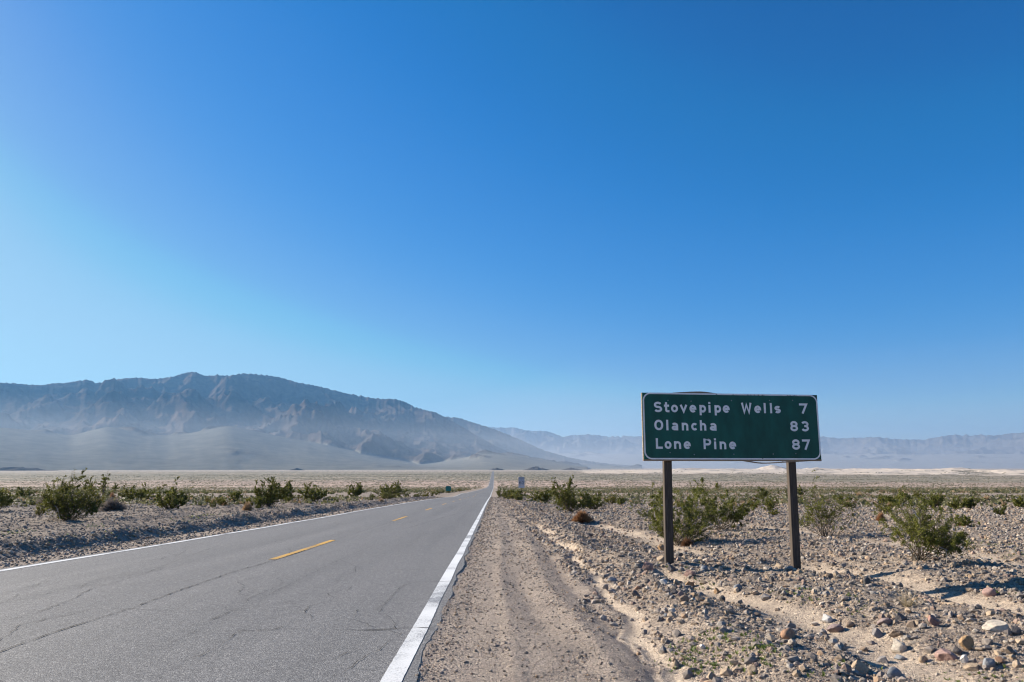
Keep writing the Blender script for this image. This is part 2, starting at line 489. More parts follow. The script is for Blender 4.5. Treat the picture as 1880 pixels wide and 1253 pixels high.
# ------------------------------------------------------------------ ground sheet
def build_ground():
    rad = np.concatenate([[0.0], np.geomspace(0.6, 4.3, 26)[:-1], np.geomspace(4.3, 42, 300)[:-1], np.geomspace(42, 31000, 330)])
    front = np.radians(np.arange(-41, 43.0001, 0.085))
    back = np.radians(np.arange(43.0 + 2, 360 - 41 - 1, 2.5))
    ang = np.concatenate([front, back])                  # measured clockwise from +Y
    nA, nR = len(ang), len(rad)
    A, R = np.meshgrid(ang, rad[1:])
    X = (R * np.sin(A)).ravel(); Y = (R * np.cos(A)).ravel()
    X = np.concatenate([[0.0], X]); Y = np.concatenate([[0.0], Y])
    Z, sand, off, rx, lx, RR = terrain(X, Y, True)
    i = np.arange(nR - 2)[:, None] * nA + np.arange(nA)[None, :] + 1
    j = np.arange(nR - 2)[:, None] * nA + (np.arange(nA)[None, :] + 1) % nA + 1
    quads = np.stack([i, j, j + nA, i + nA], -1).reshape(-1, 4)[:, ::-1]
    k = np.arange(nA)
    tris = np.stack([np.zeros(nA, int), 1 + (k + 1) % nA, 1 + k], -1)[:, ::-1]
    # soil colours
    n1 = fbm(X / 5.0, Y / 7.0, 101, 4); n2 = fbm(X / 0.7, Y / 0.9, 105, 3)
    shoulder = np.array([.318, .276, .240]); pave = np.array([.285, .248, .214]); sandc = np.array([.435, .372, .306])
    pale = np.array([.40, .345, .285])
    col = np.empty((len(X), 3)); col[:] = pave
    tsh = (1 - smoothstep(2.0, 2.9, rx)) * (rx > 0) + (1 - smoothstep(1.2, 1.7, lx)) * (lx > 0)
    col += (tsh[:, None]) * (shoulder - pave)
    lt = smoothstep(1.0, 2.2, lx)[:, None]
    col = col * (1 - lt) + lt * np.array([.250, .222, .198])
    stm = smoothstep(0.05, 0.5, n1)[:, None] * 0.4
    col = col * (1 - stm) + stm * pale
    s_ = (sand * (0.85 + .15 * n2))[:, None]
    col = col * (1 - s_) + s_ * sandc
    sedge = (0.12 * smoothstep(1.25, 1.9, rx) * (1 - smoothstep(2.3, 3.0, rx)) * smoothstep(-.25, .3, fbm(X / .5, Y / 2.5, 109, 3)))[:, None]
    col = col * (1 - sedge) + sedge * sandc * .92
    # valley floor zones by distance down the road, wavering
    Yw = Y + 0.14 * Y * fbm(X / 700.0, Y / 900.0, 121, 3) + 0.05 * X
    tone = np.array([[.275, .240, .205], [.30, .262, .222], [.44, .362, .318], [.37, .305, .268], [.26, .246, .198], [.225, .218, .175], [.30, .28, .235], [.25, .24, .195], [.36, .325, .29], [.40, .37, .33]])
    stops = np.array([200, 700, 940, 1350, 1560, 2300, 2700, 3100, 4000, 6000])
    fz = np.stack([np.interp(Yw, stops, tone[:, q]) for q in range(3)], -1)
    farw = smoothstep(120, 420, RR)[:, None]
    col = col * (1 - farw) + farw * fz
    strk = smoothstep(0.15, 0.45, fbm(X / 900.0, Y / 90.0, 131, 4))[:, None] * smoothstep(900, 1500, RR)[:, None] * 0.55
    col = col * (1 - strk) + strk * np.array([.50, .43, .37])
    salt = smoothstep(0.0, .3, fbm(X / 1800.0, Y / 500.0, 141, 3) + .12)[:, None] * (smoothstep(3300, 3700, RR) * (1 - smoothstep(5200, 6500, RR)) * (X < 600))[:, None]
    salt = salt * .55
    col = col * (1 - salt) + salt * np.array([.44, .41, .385])
    rs = (smoothstep(1500, 3000, RR) * smoothstep(.02, .22, X / np.maximum(Y, 1)) * 0.6)[:, None]
    col = col * (1 - rs) + rs * np.array([.38, .33, .28])
    me = np_mesh('desert_ground', np.stack([X, Y, Z], -1), [quads, tris], M_ground, True, np.clip(col * np.array([1.06, 1.05, 1.03]), 0, 1))
    a = me.attributes.new('stony', 'FLOAT', 'POINT')
    a.data.foreach_set('value', ((1 - 0.55 * sand) * (0.45 + .55 * smoothstep(1.2, 2.8, off))).astype(np.float32))
    a = me.attributes.new('far', 'FLOAT', 'POINT')
    a.data.foreach_set('value', smoothstep(250, 900, RR).astype(np.float32))
    return tag(link('ground', me), 'stony tan desert plain sloping down to the valley floor', None, None, 'structure')
build_ground()

# ------------------------------------------------------------------ road
def edge_r(Y):
    near = np.clip(1.6 - Y / 60.0, .25, 1)
    return ROAD_R + near * (0.05 * gnoise(Y / 1.3, Y * 0 + .3, 201) + 0.016 * gnoise(Y / 0.22, Y * 0 + 4.3, 202) + 0.02)
def edge_l(Y):
    return ROAD_L - 0.05 * gnoise(Y / 1.1, Y * 0 + 2.3, 203)

ys_road = np.concatenate([np.arange(-40, 3, 1.0), np.arange(3, 30, 0.06), np.geomspace(30, 3650, 420)])
def zroad(X, Y):
    R = np.hypot(X, Y)
    return prof(Y) + 0.012 * gnoise(X / 2.5, Y / 6.0, 211) * (R < 200) - 0.0035 * np.abs(X - LINE_C) + 0.012
def build_road():
    u = np.linspace(0, 1, 17)
    l, r = edge_l(ys_road), edge_r(ys_road)
    X = l[:, None] * (1 - u) + r[:, None] * u
    Y = np.repeat(ys_road[:, None], 17, 1)
    Z = zroad(X, Y)
    # skirts
    X = np.concatenate([X[:, :1] - .03, X, X[:, -1:] + .025], 1); Y = np.concatenate([Y[:, :1], Y, Y[:, -1:]], 1)
    Z = np.concatenate([Z[:, :1] - .30, Z, Z[:, -1:] - .30], 1)
    n, m = X.shape
    i = (np.arange(n - 1)[:, None] * m + np.arange(m - 1)[None]).reshape(-1)
    q = np.stack([i, i + 1, i + m + 1, i + m], -1)
    me = np_mesh('road', np.stack([X, Y, Z], -1).reshape(-1, 3), q, M_asph, False)
    return tag(link('road', me), 'straight grey two-lane asphalt road running to the horizon', None, None, 'structure')
road = build_road()

def strip(name, ys, xl, xr, m, lift, parent):
    X = np.stack([xl, (xl + xr) / 2, xr], 1); Y = np.repeat(ys[:, None], 3, 1)
    Z = zroad(X, Y) + lift + 0.00004 * np.abs(Y)
    n = len(ys)
    i = (np.arange(n - 1)[:, None] * 3 + np.arange(2)[None]).reshape(-1)
    q = np.stack([i, i + 1, i + 4, i + 3], -1)
    o = link(name, np_mesh(name, np.stack([X, Y, Z], -1).reshape(-1, 3), q, m), parent)
    o['kind'] = 'structure'
    return o
ysl = ys_road
j1 = 0.003 * gnoise(ysl / .12, ysl * 0 + 1.1, 221) + .006 * gnoise(ysl / 4.7, ysl * 0 + 5.1, 222)
j2 = 0.004 * gnoise(ysl / .15, ysl * 0 + 8.1, 223) + .010 * gnoise(ysl / 2.1, ysl * 0 + 6.1, 224)
o = strip('edge_line', ysl, LINE_R - .075 + j1, np.minimum(LINE_R + .075 + j2, edge_r(ysl) - .015), M_white, .004, road)
o['label'] = 'wide white edge line beside the gravel shoulder on the right'
o = strip('edge_line', ysl, LINE_L - .075 + j1, LINE_L + .075 + j2, M_white, .004, road)
o['label'] = 'white edge line on the far left side of the road'
q0, q1 = flat_at(510, 1028, .005), flat_at(612, 993, .005)
q2, q3 = flat_at(726, 957, .005), flat_at(754, 949, .005)
period = q2[1] - q0[1]
spans = [(q0[1] - period, q1[1] - period), (q0[1], q1[1]), (q2[1], q3[1])] + [(q2[1] + k * 15.0, q2[1] + k * 15.0 + 4.4) for k in range(1, 56)]
for k, (a, e) in enumerate(spans):
    yy = np.linspace(a, e, 14)
    jj = 0.006 * gnoise(yy / .2, yy * 0 + k, 231)
    strip('centre_dash', yy, LINE_C - .075 + jj, LINE_C + .075 + jj, M_yellow, .004, road)

def crack(pts, width, seed, lift=.007):
    P = [pts[0]]
    r = np.random.default_rng(seed)
    for a, b in zip(pts[:-1], pts[1:]):
        L = math.hypot(b[0] - a[0], b[1] - a[1]); n = max(2, int(L / 0.09))
        for t in range(1, n + 1):
            s = t / n
            P.append((a[0] + (b[0] - a[0]) * s + r.normal(0, .010), a[1] + (b[1] - a[1]) * s + r.normal(0, .013)))
    P = np.array(P)
    T = np.gradient(P, axis=0); T /= np.linalg.norm(T, axis=1)[:, None] + 1e-9
    N = np.stack([-T[:, 1], T[:, 0]], 1)
    w = width * (0.30 + 1.4 * r.random(len(P)) ** 2.0)[:, None]
    w[0] = w[-1] = width * .1
    A = P + N * w / 2; B = P - N * w / 2
    V = np.concatenate([A, B]); Z = zroad(V[:, 0], V[:, 1]) + lift
    n = len(P); i = np.arange(n - 1)
    return np.column_stack([V, Z]), np.stack([i, i + n, i + n + 1, i + 1], -1)
def build_cracks():
    VV, FF, off = [], [], 0
    def add(pxs, w, seed, raw=False):
        nonlocal off
        pts = pxs if raw else [flat_at(*q, .004) for q in pxs]
        v, f = crack(pts, w, seed)
        VV.append(v); FF.append(f + off); off += len(v)
    # transverse cracks crossing the right edge line
    add([(620, 1155), (700, 1155), (735, 1152), (765, 1151), (800, 1152)], .016, 1)
    add([(500, 1154), (620, 1155)], .005, 40)
    add([(755, 1069), (775, 1068), (808, 1068), (832, 1068)], .012, 2)
    add([(725, 1083), (740, 1076), (757, 1070)], .008, 3)
    add([(600, 1045), (635, 1046), (700, 1046), (770, 1046), (838, 1045)], .009, 4)
    add([(650, 1017), (690, 1016), (760, 1016), (820, 1014), (858, 1014)], .010, 5)
    add([(745, 981), (790, 980), (860, 980), (872, 980)], .013, 6)
    add([(540, 1001), (640, 1003), (740, 1003)], .006, 7)
    # centre seam and long wandering cracks in both lanes
    add([(-60, 1219), (0, 1199), (125, 1155), (245, 1118), (325, 1087), (420, 1054), (500, 1031), (560, 1011)], .014, 10)
    add([(612, 993), (660, 978), (720, 958)], .008, 33)
    add([(0, 1146), (65, 1128), (130, 1104), (165, 1083), (260, 1057), (340, 1024), (400, 1002)], .007, 11)
    add([(35, 1102), (85, 1101), (112, 1098)], .007, 12)
    add([(5, 1090), (45, 1080), (110, 1062), (150, 1055)], .007, 13)
    add([(190, 1118), (250, 1121), (300, 1123), (350, 1124), (430, 1121)], .005, 14)
    add([(215, 1053), (260, 1053)], .010, 15)
    add([(20, 1049), (110, 1049), (190, 1049)], .004, 16)
    add([(235, 1036), (285, 1028), (328, 1020), (345, 1008)], .008, 17)
    add([(325, 1172), (345, 1165), (360, 1160)], .008, 18)
    add([(385, 1141), (428, 1122), (470, 1115), (530, 1106), (575, 1102)], .008, 19)
    add([(340, 1214), (365, 1205), (400, 1190), (440, 1160), (500, 1157), (560, 1135)], .007, 20)
    add([(410, 1160), (470, 1158), (490, 1155)], .010, 21)
    add([(620, 1206), (640, 1196), (650, 1192)], .009, 22)
    add([(480, 1100), (560, 1060), (620, 1030), (690, 1000)], .004, 23)
    add([(700, 975), (750, 970), (800, 955), (838, 944)], .02, 24)
    add([(690, 1120), (725, 1090), (730, 1083)], .005, 25)
    add([(0, 1110), (40, 1090), (130, 1040), (250, 1018)], .003, 26)
    r = np.random.default_rng(99)
    for k in range(46):
        y = 5.5 + 26 * r.random() ** 1.4; x = r.uniform(ROAD_L + .3, ROAD_R - .3)
        along = r.random() < .55; pts = [(x, y)]
        for _ in range(int(r.integers(3, 8))):
            dx, dy = (r.normal(0, .18), r.uniform(.25, .7)) if along else (r.uniform(.2, .5), r.normal(0, .12))
            x += dx; y += dy
            if x > ROAD_R - .25: break
            pts.append((x, y))
        if len(pts) > 2: add(pts, r.uniform(.004, .009), 200 + k, True)
    v = np.concatenate(VV); f = np.concatenate(FF)
    o = link('road_cracks', np_mesh('road_cracks', v, f, M_crack), road)
    o['kind'] = 'structure'; o['label'] = 'thin dark cracks wandering across the asphalt'
build_cracks()

# ------------------------------------------------------------------ mountains, fans, dunes
def az_el(px, py):
    x, y, z = ray(px, py)
    return math.atan2(x, y), z / math.hypot(x, y)

def gsmooth(a, sig):
    k = np.arange(-int(4 * sig), int(4 * sig) + 1); w = np.exp(-(k / sig) ** 2 / 2); w /= w.sum()
    return np.convolve(np.pad(a, len(k) // 2, 'edge'), w, 'valid')

def mountain_range(name, label, crest, contact, radii, seed, rock, fan, step=0.055, nr=210, spur=(2.1, 2.4), zb=-24, rough=.38, crest_shift=1.0):
    r_foot, r_base, r_crest, r_back = radii
    ca = np.array([az_el(*p) for p in crest])
    th = np.arange(ca[0, 0], ca[-1, 0], math.radians(step))
    tgt = np.interp(th, ca[:, 0], ca[:, 1])
    tgt = tgt + .0016 * fbm(th * 210, th * 0 + seed, seed + 63, 4)
    fa = np.array([az_el(*p) for p in contact])
    con = gsmooth(np.interp(th, fa[:, 0], fa[:, 1]), 6)
    con = con * (1 + .05 * fbm(th * r_base / 900.0, th * 0 + seed, seed + 61, 3))
    rr = np.concatenate([np.linspace(r_foot * .96, r_base, nr // 4)[:-1], np.linspace(r_base, r_crest * 1.06, int(nr * .62))[:-1], np.linspace(r_crest * 1.06, r_back, nr // 7)])
    T, R = np.meshgrid(th, rr, indexing='ij')
    tg = tgt[:, None]
    S = T * r_crest / 1000.0; D = R / 1000.0
    wx = 0.75 * fbm(S / 2.2, D / 2.2, seed + 3, 4); wy = 0.75 * fbm(S / 2.2, D / 2.2, seed + 5, 4)
    rc = r_crest * (1 + 0.05 * gnoise(S / 3.5, S * 0 + .5, seed + 9)) 
    rbl = r_base * (1 + .13 * (.45 - ridged((S + .5 * wx) / 1.5, D / 6.0, seed + 71, 3)))
    t = (R - rbl) / (rc - rbl)
    up = np.clip(t, 0, 1)
    shape = np.where(t <= 1, 0.10 * smoothstep(-.02, .12, t) + 0.90 * up ** 1.15, np.clip(1 - (t - 1) * 1.1, -.3, 1))
    Hr = (r_crest * tg * crest_shift + CAM_Z - zb)
    rg = ridged((S + wx) / spur[0], (D + wy) / spur[1], seed, 6, .52)
    rg2 = ridged((S + .4 * wx) / (spur[0] * .24), (D + .4 * wy) / (spur[1] * .26), seed + 31, 4, .55)
    amp = rough * (0.22 + 0.78 * np.clip(4 * up * (1.08 - up), 0, 1))
    Mz = Hr * (shape * (1 - amp * .55) + amp * (rg - .30) * np.sqrt(np.clip(shape, 0, 1)) + 0.17 * rough * (rg2 - .35) * np.clip(shape * 3, 0, 1))
    Mz = np.where(t < -.02, -20, np.maximum(Mz, -15))
    # match the skyline, smoothly along the range
    el = (Mz + zb - CAM_Z) / R
    f = tg[:, 0] / np.maximum(el.max(1), 1e-4)
    f = gsmooth(np.clip(f, .4, 2.2), 2.2)
    Mz = np.where(Mz > 0, Mz * f[:, None], Mz)
    # alluvial fan in front
    hf = (con[:, None] * r_base * 1.05 + CAM_Z - zb)
    u = np.clip((R - r_foot) / (r_base - r_foot), -.2, 1.05)
    Fz = hf * np.where(u > 0, 0.55 * u + .45 * u ** 2, 0) + (u > 0.0) * hf * .035 * fbm((S + .3 * wx) / .9, D / 3.0, seed + 41, 4)
    Fz = Fz + (u > 0) * 2.5 * ridged((S + .35 * wx) / .4, (D + .35 * wy) / 2.5, seed + 44, 3) * np.clip(u, 0, 1)
    Fz = np.where(u <= 0.0, -8 + 60 * u, Fz)
    Fz = np.where(t > .6, -25, Fz)
    # rocky outcrops and low foothills breaking through the fan
    oc = 150 * (ridged((S + .5 * wx) / 1.5, (D + .5 * wy) / 1.1, seed + 91, 5) - .52) * smoothstep(.25, .6, u) * smoothstep(-.05, .30, fbm(S / 2.2, D / 2.0, seed + 93, 2))
    Mz = np.where((u > .2) & (t < .5), np.maximum(Mz, Fz + oc), Mz)
    Z = np.maximum(Mz, Fz)
    isf = smoothstep(-40, 8, Fz - Mz)[..., None]
    vr = fbm(S / .8, D / .8, seed + 51, 4)[..., None]
    rockc = np.array(rock) * (1 + .35 * vr) + np.array([.035, .022, .012]) * smoothstep(.15, .5, fbm(S / 1.6, D / .5, seed + 55, 4))[..., None]
    fanc = np.array(fan) * (1 + .10 * fbm(S / .9, D / 1.1, seed + 57, 4)[..., None])
    col = rockc * (1 - isf) + fanc * isf
    X = R * np.sin(T); Y = R * np.cos(T)
    n, m = X.shape
    i = (np.arange(n - 1)[:, None] * m + np.arange(m - 1)[None]).reshape(-1)
    q = np.stack([i, i + 1, i + m + 1, i + m], -1)[:, ::-1]
    me = np_mesh(name, np.stack([X, Y, Z + zb], -1).reshape(-1, 3), q, M_mount, True, np.clip(col.reshape(-1, 3), .02, .8))
    a_ = me.attributes.new('rocky', 'FLOAT', 'POINT')
    a_.data.foreach_set('value', (1 - .7 * isf).astype(np.float32).ravel())
    return tag(link(name, me), label, None, None, 'structure')

main_crest = [(-900, 760), (-600, 735), (-350, 715), (-150, 700), (-60, 701), (0, 704), (25, 704), (50, 706.5), (75, 708), (100, 704.5), (120, 704), (145, 700), (160, 697.5), (178, 705), (190, 701), (200, 697), (230, 696), (250, 694), (285, 697), (320, 692), (345, 684), (352, 683.5), (362, 685), (375, 691), (400, 689.5), (420, 690.5), (447, 686), (475, 688), (500, 691), (520, 695), (545, 703), (575, 708), (600, 714), (640, 724), (680, 731), (700, 733), (725, 733), (742, 738), (760, 747), (775, 752), (800, 758), (820, 768), (850, 785), (880, 803), (915, 822), (950, 837), (985, 847), (1030, 854), (1080, 859)]
main_contact = [(-900, 800), (-300, 790), (0, 793), (60, 796), (130, 806), (200, 790), (260, 803), (310, 807), (420, 791), (480, 800), (600, 822), (700, 842), (760, 851), (800, 851), (850, 843), (890, 834), (930, 836), (1000, 848), (1080, 859)]
mountain_range('mountains', 'broad dark brown mountain ridge filling the left horizon', main_crest, main_contact, (5600, 8300, 13000, 17000), 300, (.068, .054, .048), (.185, .178, .152))
mountain_range('mountains', 'lower rocky spur descending behind the main ridge to the right',
               [(640, 800), (720, 772), (790, 763), (815, 765), (845, 768.5), (865, 775), (900, 786), (930, 797), (965, 812), (1000, 828), (1050, 842), (1100, 850), (1180, 858)],
               [(640, 850), (900, 848), (1000, 849), (1180, 859)], (9800, 12600, 15500, 18500), 340, (.075, .061, .054), (.17, .163, .142), nr=150, step=.06)
far_crest = [(500, 800), (700, 792), (800, 789), (880, 786), (897, 785), (926, 785.7), (943, 785), (965, 790.5), (985, 792), (997, 791), (1016, 795.5), (1033, 803), (1045, 800), (1079, 797.5), (1101, 800), (1118, 802.5), (1150, 801), (1178, 802), (1260, 798), (1330, 803), (1420, 799), (1480, 801), (1512, 802), (1540, 805.5), (1575, 804), (1612, 803), (1650, 807.5), (1699, 808), (1710, 805), (1735, 801), (1748, 798.5), (1778, 800), (1808, 799), (1825, 800), (1850, 797), (1878, 795), (1950, 792), (2100, 785), (2400, 780), (2800, 790)]
mountain_range('mountains', 'pale blue far mountain range along the right horizon', far_crest,
               [(500, 838), (900, 836), (1100, 836), (1300, 838), (1880, 836), (2800, 838)], (15500, 20000, 26000, 30500), 380, (.092, .086, .086), (.25, .24, .225), nr=190, step=.06, spur=(3.2, 3.4), rough=.45)

def low_hill(px, wpx, hpx, R, seed):
    a, e = az_el(px, 860)
    w = wpx / F * R; h = hpx / F * R
    n, m = 60, 26
    u, v = np.meshgrid(np.linspace(-1, 1, n), np.linspace(-1, 1, m), indexing='ij')
    d = np.sqrt(u * u + v * v)
    hh = h * np.clip(1 - d, 0, 1) ** .8 * (0.7 + .7 * ridged(u * 2.3 + seed, v * 1.4, seed, 4)) - 4 * (d > .98) - 3
    X0, Y0 = R * math.sin(a), R * math.cos(a)
    X = X0 + u * w * math.cos(a) + v * w * .6 * math.sin(a)
    Y = Y0 - u * w * math.sin(a) + v * w * .6 * math.cos(a)
    Z = hh + prof(Y)
    i = (np.arange(n - 1)[:, None] * m + np.arange(m - 1)[None]).reshape(-1)
    q = np.stack([i, i + 1, i + m + 1, i + m], -1)[:, ::-1]
    c = np.array([.10, .09, .082]) * (1 + .4 * gnoise(u * 3, v * 3, seed))[..., None]
    return tag(link('hills', np_mesh('hills', np.stack([X, Y, Z], -1).reshape(-1, 3), q, M_mount, True, c.reshape(-1, 3))), 'small dark rocky mound on the valley floor', None, None, 'structure')
for px, w, h, R, s in ((985, 26, 7, 5000, 1), (912, 16, 4.5, 5200, 2), (1050, 22, 4.5, 5400, 3), (545, 14, 4, 5200, 4), (30, 60, 6, 5200, 5)):
    low_hill(px, w, h, R, s)

def dune_z(X, Y):
    R = np.hypot(X, Y); T = np.arctan2(X, Y)
    w = fbm(X / 500, Y / 500, 401, 3)
    d1 = ridged(X / 300 + .6 * w, Y / 240 + .5 * w, 405, 4, .5)
    env = smoothstep(4.0, 11, np.degrees(T)) * smoothstep(2350, 2900, R) * (1 - smoothstep(4300, 5200, R))
    pk = 0
    for px, R0, hh, ww in ((1415, 3600, 15, 60), (1440, 3650, 11, 80), (1330, 3500, 9, 120), (1500, 3700, 10, 120), (1250, 3500, 8, 120), (1600, 3500, 9, 150), (1760, 3400, 10, 150), (1850, 3300, 9, 120)):
        a, _ = az_el(px, 866)
        pk = pk + hh * np.exp(-(((X - R0 * math.sin(a)) / ww) ** 2 + ((Y - R0 * math.cos(a)) / (ww * 1.3)) ** 2))
    return prof(Y) - 2.5 + env * (2.0 + 8.0 * d1) + pk * (.55 + .7 * d1), w, d1
def build_dunes():
    th = np.radians(np.arange(4.0, 44, 0.05)); rr = np.geomspace(2350, 5200, 190)
    T, R = np.meshgrid(th, rr, indexing='ij')
    X = R * np.sin(T); Y = R * np.cos(T)
    Z, w, d1 = dune_z(X, Y)
    bush = smoothstep(.02, .22, fbm(X / 60, Y / 200, 411, 5, .65) + .16 * (3300 - R) / 1000.0)[..., None] * smoothstep(.62, .25, d1)[..., None]
    col = np.array([.56, .475, .385]) * (1 + .06 * w)[..., None] * (1 - .75 * bush) + bush * np.array([.035, .035, .025])
    n, m = X.shape
    i = (np.arange(n - 1)[:, None] * m + np.arange(m - 1)[None]).reshape(-1)
    q = np.stack([i, i + 1, i + m + 1, i + m], -1)[:, ::-1]
    return tag(link('dunes', np_mesh('dunes', np.stack([X, Y, Z], -1).reshape(-1, 3), q, M_mount, True, np.clip(col.reshape(-1, 3), .03, .9))), 'pale sand dunes across the valley at the right', None, None, 'structure')
build_dunes()

# ------------------------------------------------------------------ road signs
def box(bm, c, s, rot=None):
    r = bmesh.ops.create_cube(bm, size=1.0)
    M = Matrix.Translation(c) @ (rot.to_4x4() if rot else Matrix.Identity(4)) @ Matrix.Diagonal((*s, 1))
    bmesh.ops.transform(bm, matrix=M, verts=r['verts'])
    return r['verts']
def bm_obj(name, bm, m, parent, bevel=0.0):
    if bevel:
        bmesh.ops.bevel(bm, geom=bm.edges[:], offset=bevel, segments=1, affect='EDGES', profile=.5)
    me = bpy.data.meshes.new(name); bm.to_mesh(me); bm.free()
    me.materials.append(m)
    return link(name, me, parent)

def simple(name, col, rough=.6, noise=0.0, scale=8.0, metal=0.0, stretch=(1, 1, 1), spec=.3):
    m, nt, b = mat(name)
    b.inputs['Roughness'].default_value = rough; b.inputs['Metallic'].default_value = metal
    b.inputs['Specular IOR Level'].default_value = spec
    if noise:
        p = pos(nt, stretch, True)
        n = node(nt, 'ShaderNodeTexNoise', Scale=scale, Detail=6.0, Roughness=.65); nt.links.new(p, n.inputs['Vector'])
        r = ramp(nt, n.outputs[0], [(.3, tuple(c * (1 - noise) for c in col)), (.7, tuple(min(1, c * (1 + noise)) for c in col))])
        nt.links.new(r.outputs[0], b.inputs['Base Color'])
        bump(nt, b, n.outputs[0], .15, .01)
    else: b.inputs['Base Color'].default_value = (*col, 1)
    return m
M_green = simple('green sign sheeting', (.006, .080, .060), .45, .38, 1.7, stretch=(1.6, 1, .7))
M_sheet = simple('white sign sheeting', (.80, .79, .775), .45, .10, 6.0)
M_edge = simple('weathered wood edging', (.30, .225, .16), .85, .45, 9.0, stretch=(.3, 1, 3))
M_post = simple('tarred timber post', (.075, .058, .045), .85, .45, 10.0, stretch=(4, 4, .35))
M_bolt = simple('dull bolt heads', (.30, .31, .31), .5, .0, metal=.3)
M_black = simple('black sign lettering', (.02, .02, .025), .5)
M_plate = simple('white aluminium plate', (.52, .53, .58), .5, .08, 5.0)
M_steel = simple('rusty steel post', (.10, .07, .055), .7, .3, 12.0)
M_backg = simple('green aluminium sign', (.02, .17, .15), .5, .15, 4.0)

def arc(cx, cy, rx, ry, a0, a1, n=18):
    return [(cx + rx * math.cos(math.radians(a0 + (a1 - a0) * i / n)), cy + ry * math.sin(math.radians(a0 + (a1 - a0) * i / n))) for i in range(n + 1)]
def glyph(ch, w, H, s):
    """stroke centre lines of a highway-style letter in a box of width w, capital height H, stroke s -> [(points, closed)]"""
    x = H * .735; h = s / 2; L, R, B, T = h, w - h, h, H - h; c = w / 2; r = (R - L) / 2
    def O(t): return [(arc(c, t / 2, r, (t - s) / 2, 0, 360, 32)[:-1], True)]
    if ch == 'o': return O(x)
    if ch in 'O0':
        ry = min(r * 1.05, (H - s) / 2)
        return [(arc(c, T - ry, r, ry, 0, 180, 16) + arc(c, B + ry, r, ry, 180, 360, 16), True)]
    if ch == 'l': return [([(c, 0), (c, H)], False)]
    if ch == 'i': return [([(c, 0), (c, x)], False), ([(c, H * .83), (c, H * .83 + s * .95)], False)]
    if ch == 'I': return [([(c, 0), (c, H)], False)]
    if ch == 'L': return [([(L, H), (L, B), (w, B)], False)]
    if ch == 't': return [([(w * .40, H * .97), (w * .40, B + s * .5)] + arc(w * .40 + s * .6, B + s * .5, s * .6, s * .5, 180, 270, 6)[1:] + [(w, B)], False), ([(0, x - h), (w * .95, x - h)], False)]
    if ch == 'v': return [([(h * 1.05, x), (c, h * .9), (w - h * 1.05, x)], False)]
    if ch == 'W': return [([(h, H), (w * .28, h * .6), (c, H * .80), (w * .72, h * .6), (w - h, H)], False)]
    if ch == 'e': return [([(L, x / 2), (R, x / 2)] + arc(c, x / 2, r, (x - s) / 2, 8, 318, 28), False)]
    if ch == 'c': return [(arc(c, x / 2, r, (x - s) / 2, 42, 318, 26), False)]
    if ch == 'p': return [([(L, -H * .26), (L, x)], False), (arc(c, x / 2, r, (x - s) / 2, 0, 360, 32)[:-1], True)]
    if ch == 'n' or ch == 'h': return [([(L, 0), (L, x if ch == 'n' else H)], False), ([(L, x - r * 1.05 - h)] + arc(c, x - h - r * .95, r, r * .95, 165, 0, 14) + [(R, 0)], False)]
    if ch == 'a': return [(arc(c, x - h - r * .75, r, r * .75, 152, 0, 14) + [(R, 0)], False), (arc(c, x * .31 + 0 * h, r, x * .31 - h, 0, 360, 26)[:-1], True)]
    if ch in 'sS':
        t = x if ch == 's' else H
        k1 = (t - s) * .25
        up = arc(c, t - h - k1, r * .96, k1, 28, 270, 18); lo = arc(c, h + k1, r, k1, 90, -152, 18)
        return [(up + lo[1:], False)]
    if ch == 'P': return [([(L, 0), (L, H)], False), ([(L, T), (w - H * .26, T)] + arc(R - H * .22, T - H * .22, H * .22, H * .22, 90, -90, 14) + [(L, T - H * .44)], False)]
    if ch == '7': return [([(0, T), (R - h * .2, T), (w * .36, 0)], False)]
    if ch == '8': return [(arc(c, T - (H - s) * .24, r * .92, (H - s) * .24, 0, 360, 26)[:-1], True), (arc(c, B + (H - s) * .26, r, (H - s) * .26, 0, 360, 26)[:-1], True)]
    if ch == '3': return [(arc(c, T - (H - s) * .24, r * .95, (H - s) * .24, 155, -90, 18) + [(c - s * .3, H * .52)], False), (arc(c, B + (H - s) * .26, r, (H - s) * .26, 92, -155, 18), False)]
    if ch == '6': return [(arc(c, B + (H - s) * .31, r, (H - s) * .31, 0, 360, 26)[:-1], True), (arc(c, T - (H - s) * .4, r, (H - s) * .4, 50, 180, 12) + [(L, H * .3)], False)]
    if ch == 'E': return [([(w, T), (L, T), (L, B), (w, B)], False), ([(L, H / 2), (w * .9, H / 2)], False)]
    if ch == 'D': return [([(L, T), (c, T)] + arc(c, H / 2, r, H / 2 - h, 90, -90, 14) + [(L, B)], True)]
    if ch == 'M': return [([(L, 0), (L, H - h), (c, H * .3), (R, H - h), (R, 0)], False)]
    if ch == 'T': return [([(0, T), (w, T)], False), ([(c, 0), (c, T - h)], False)]
    return []
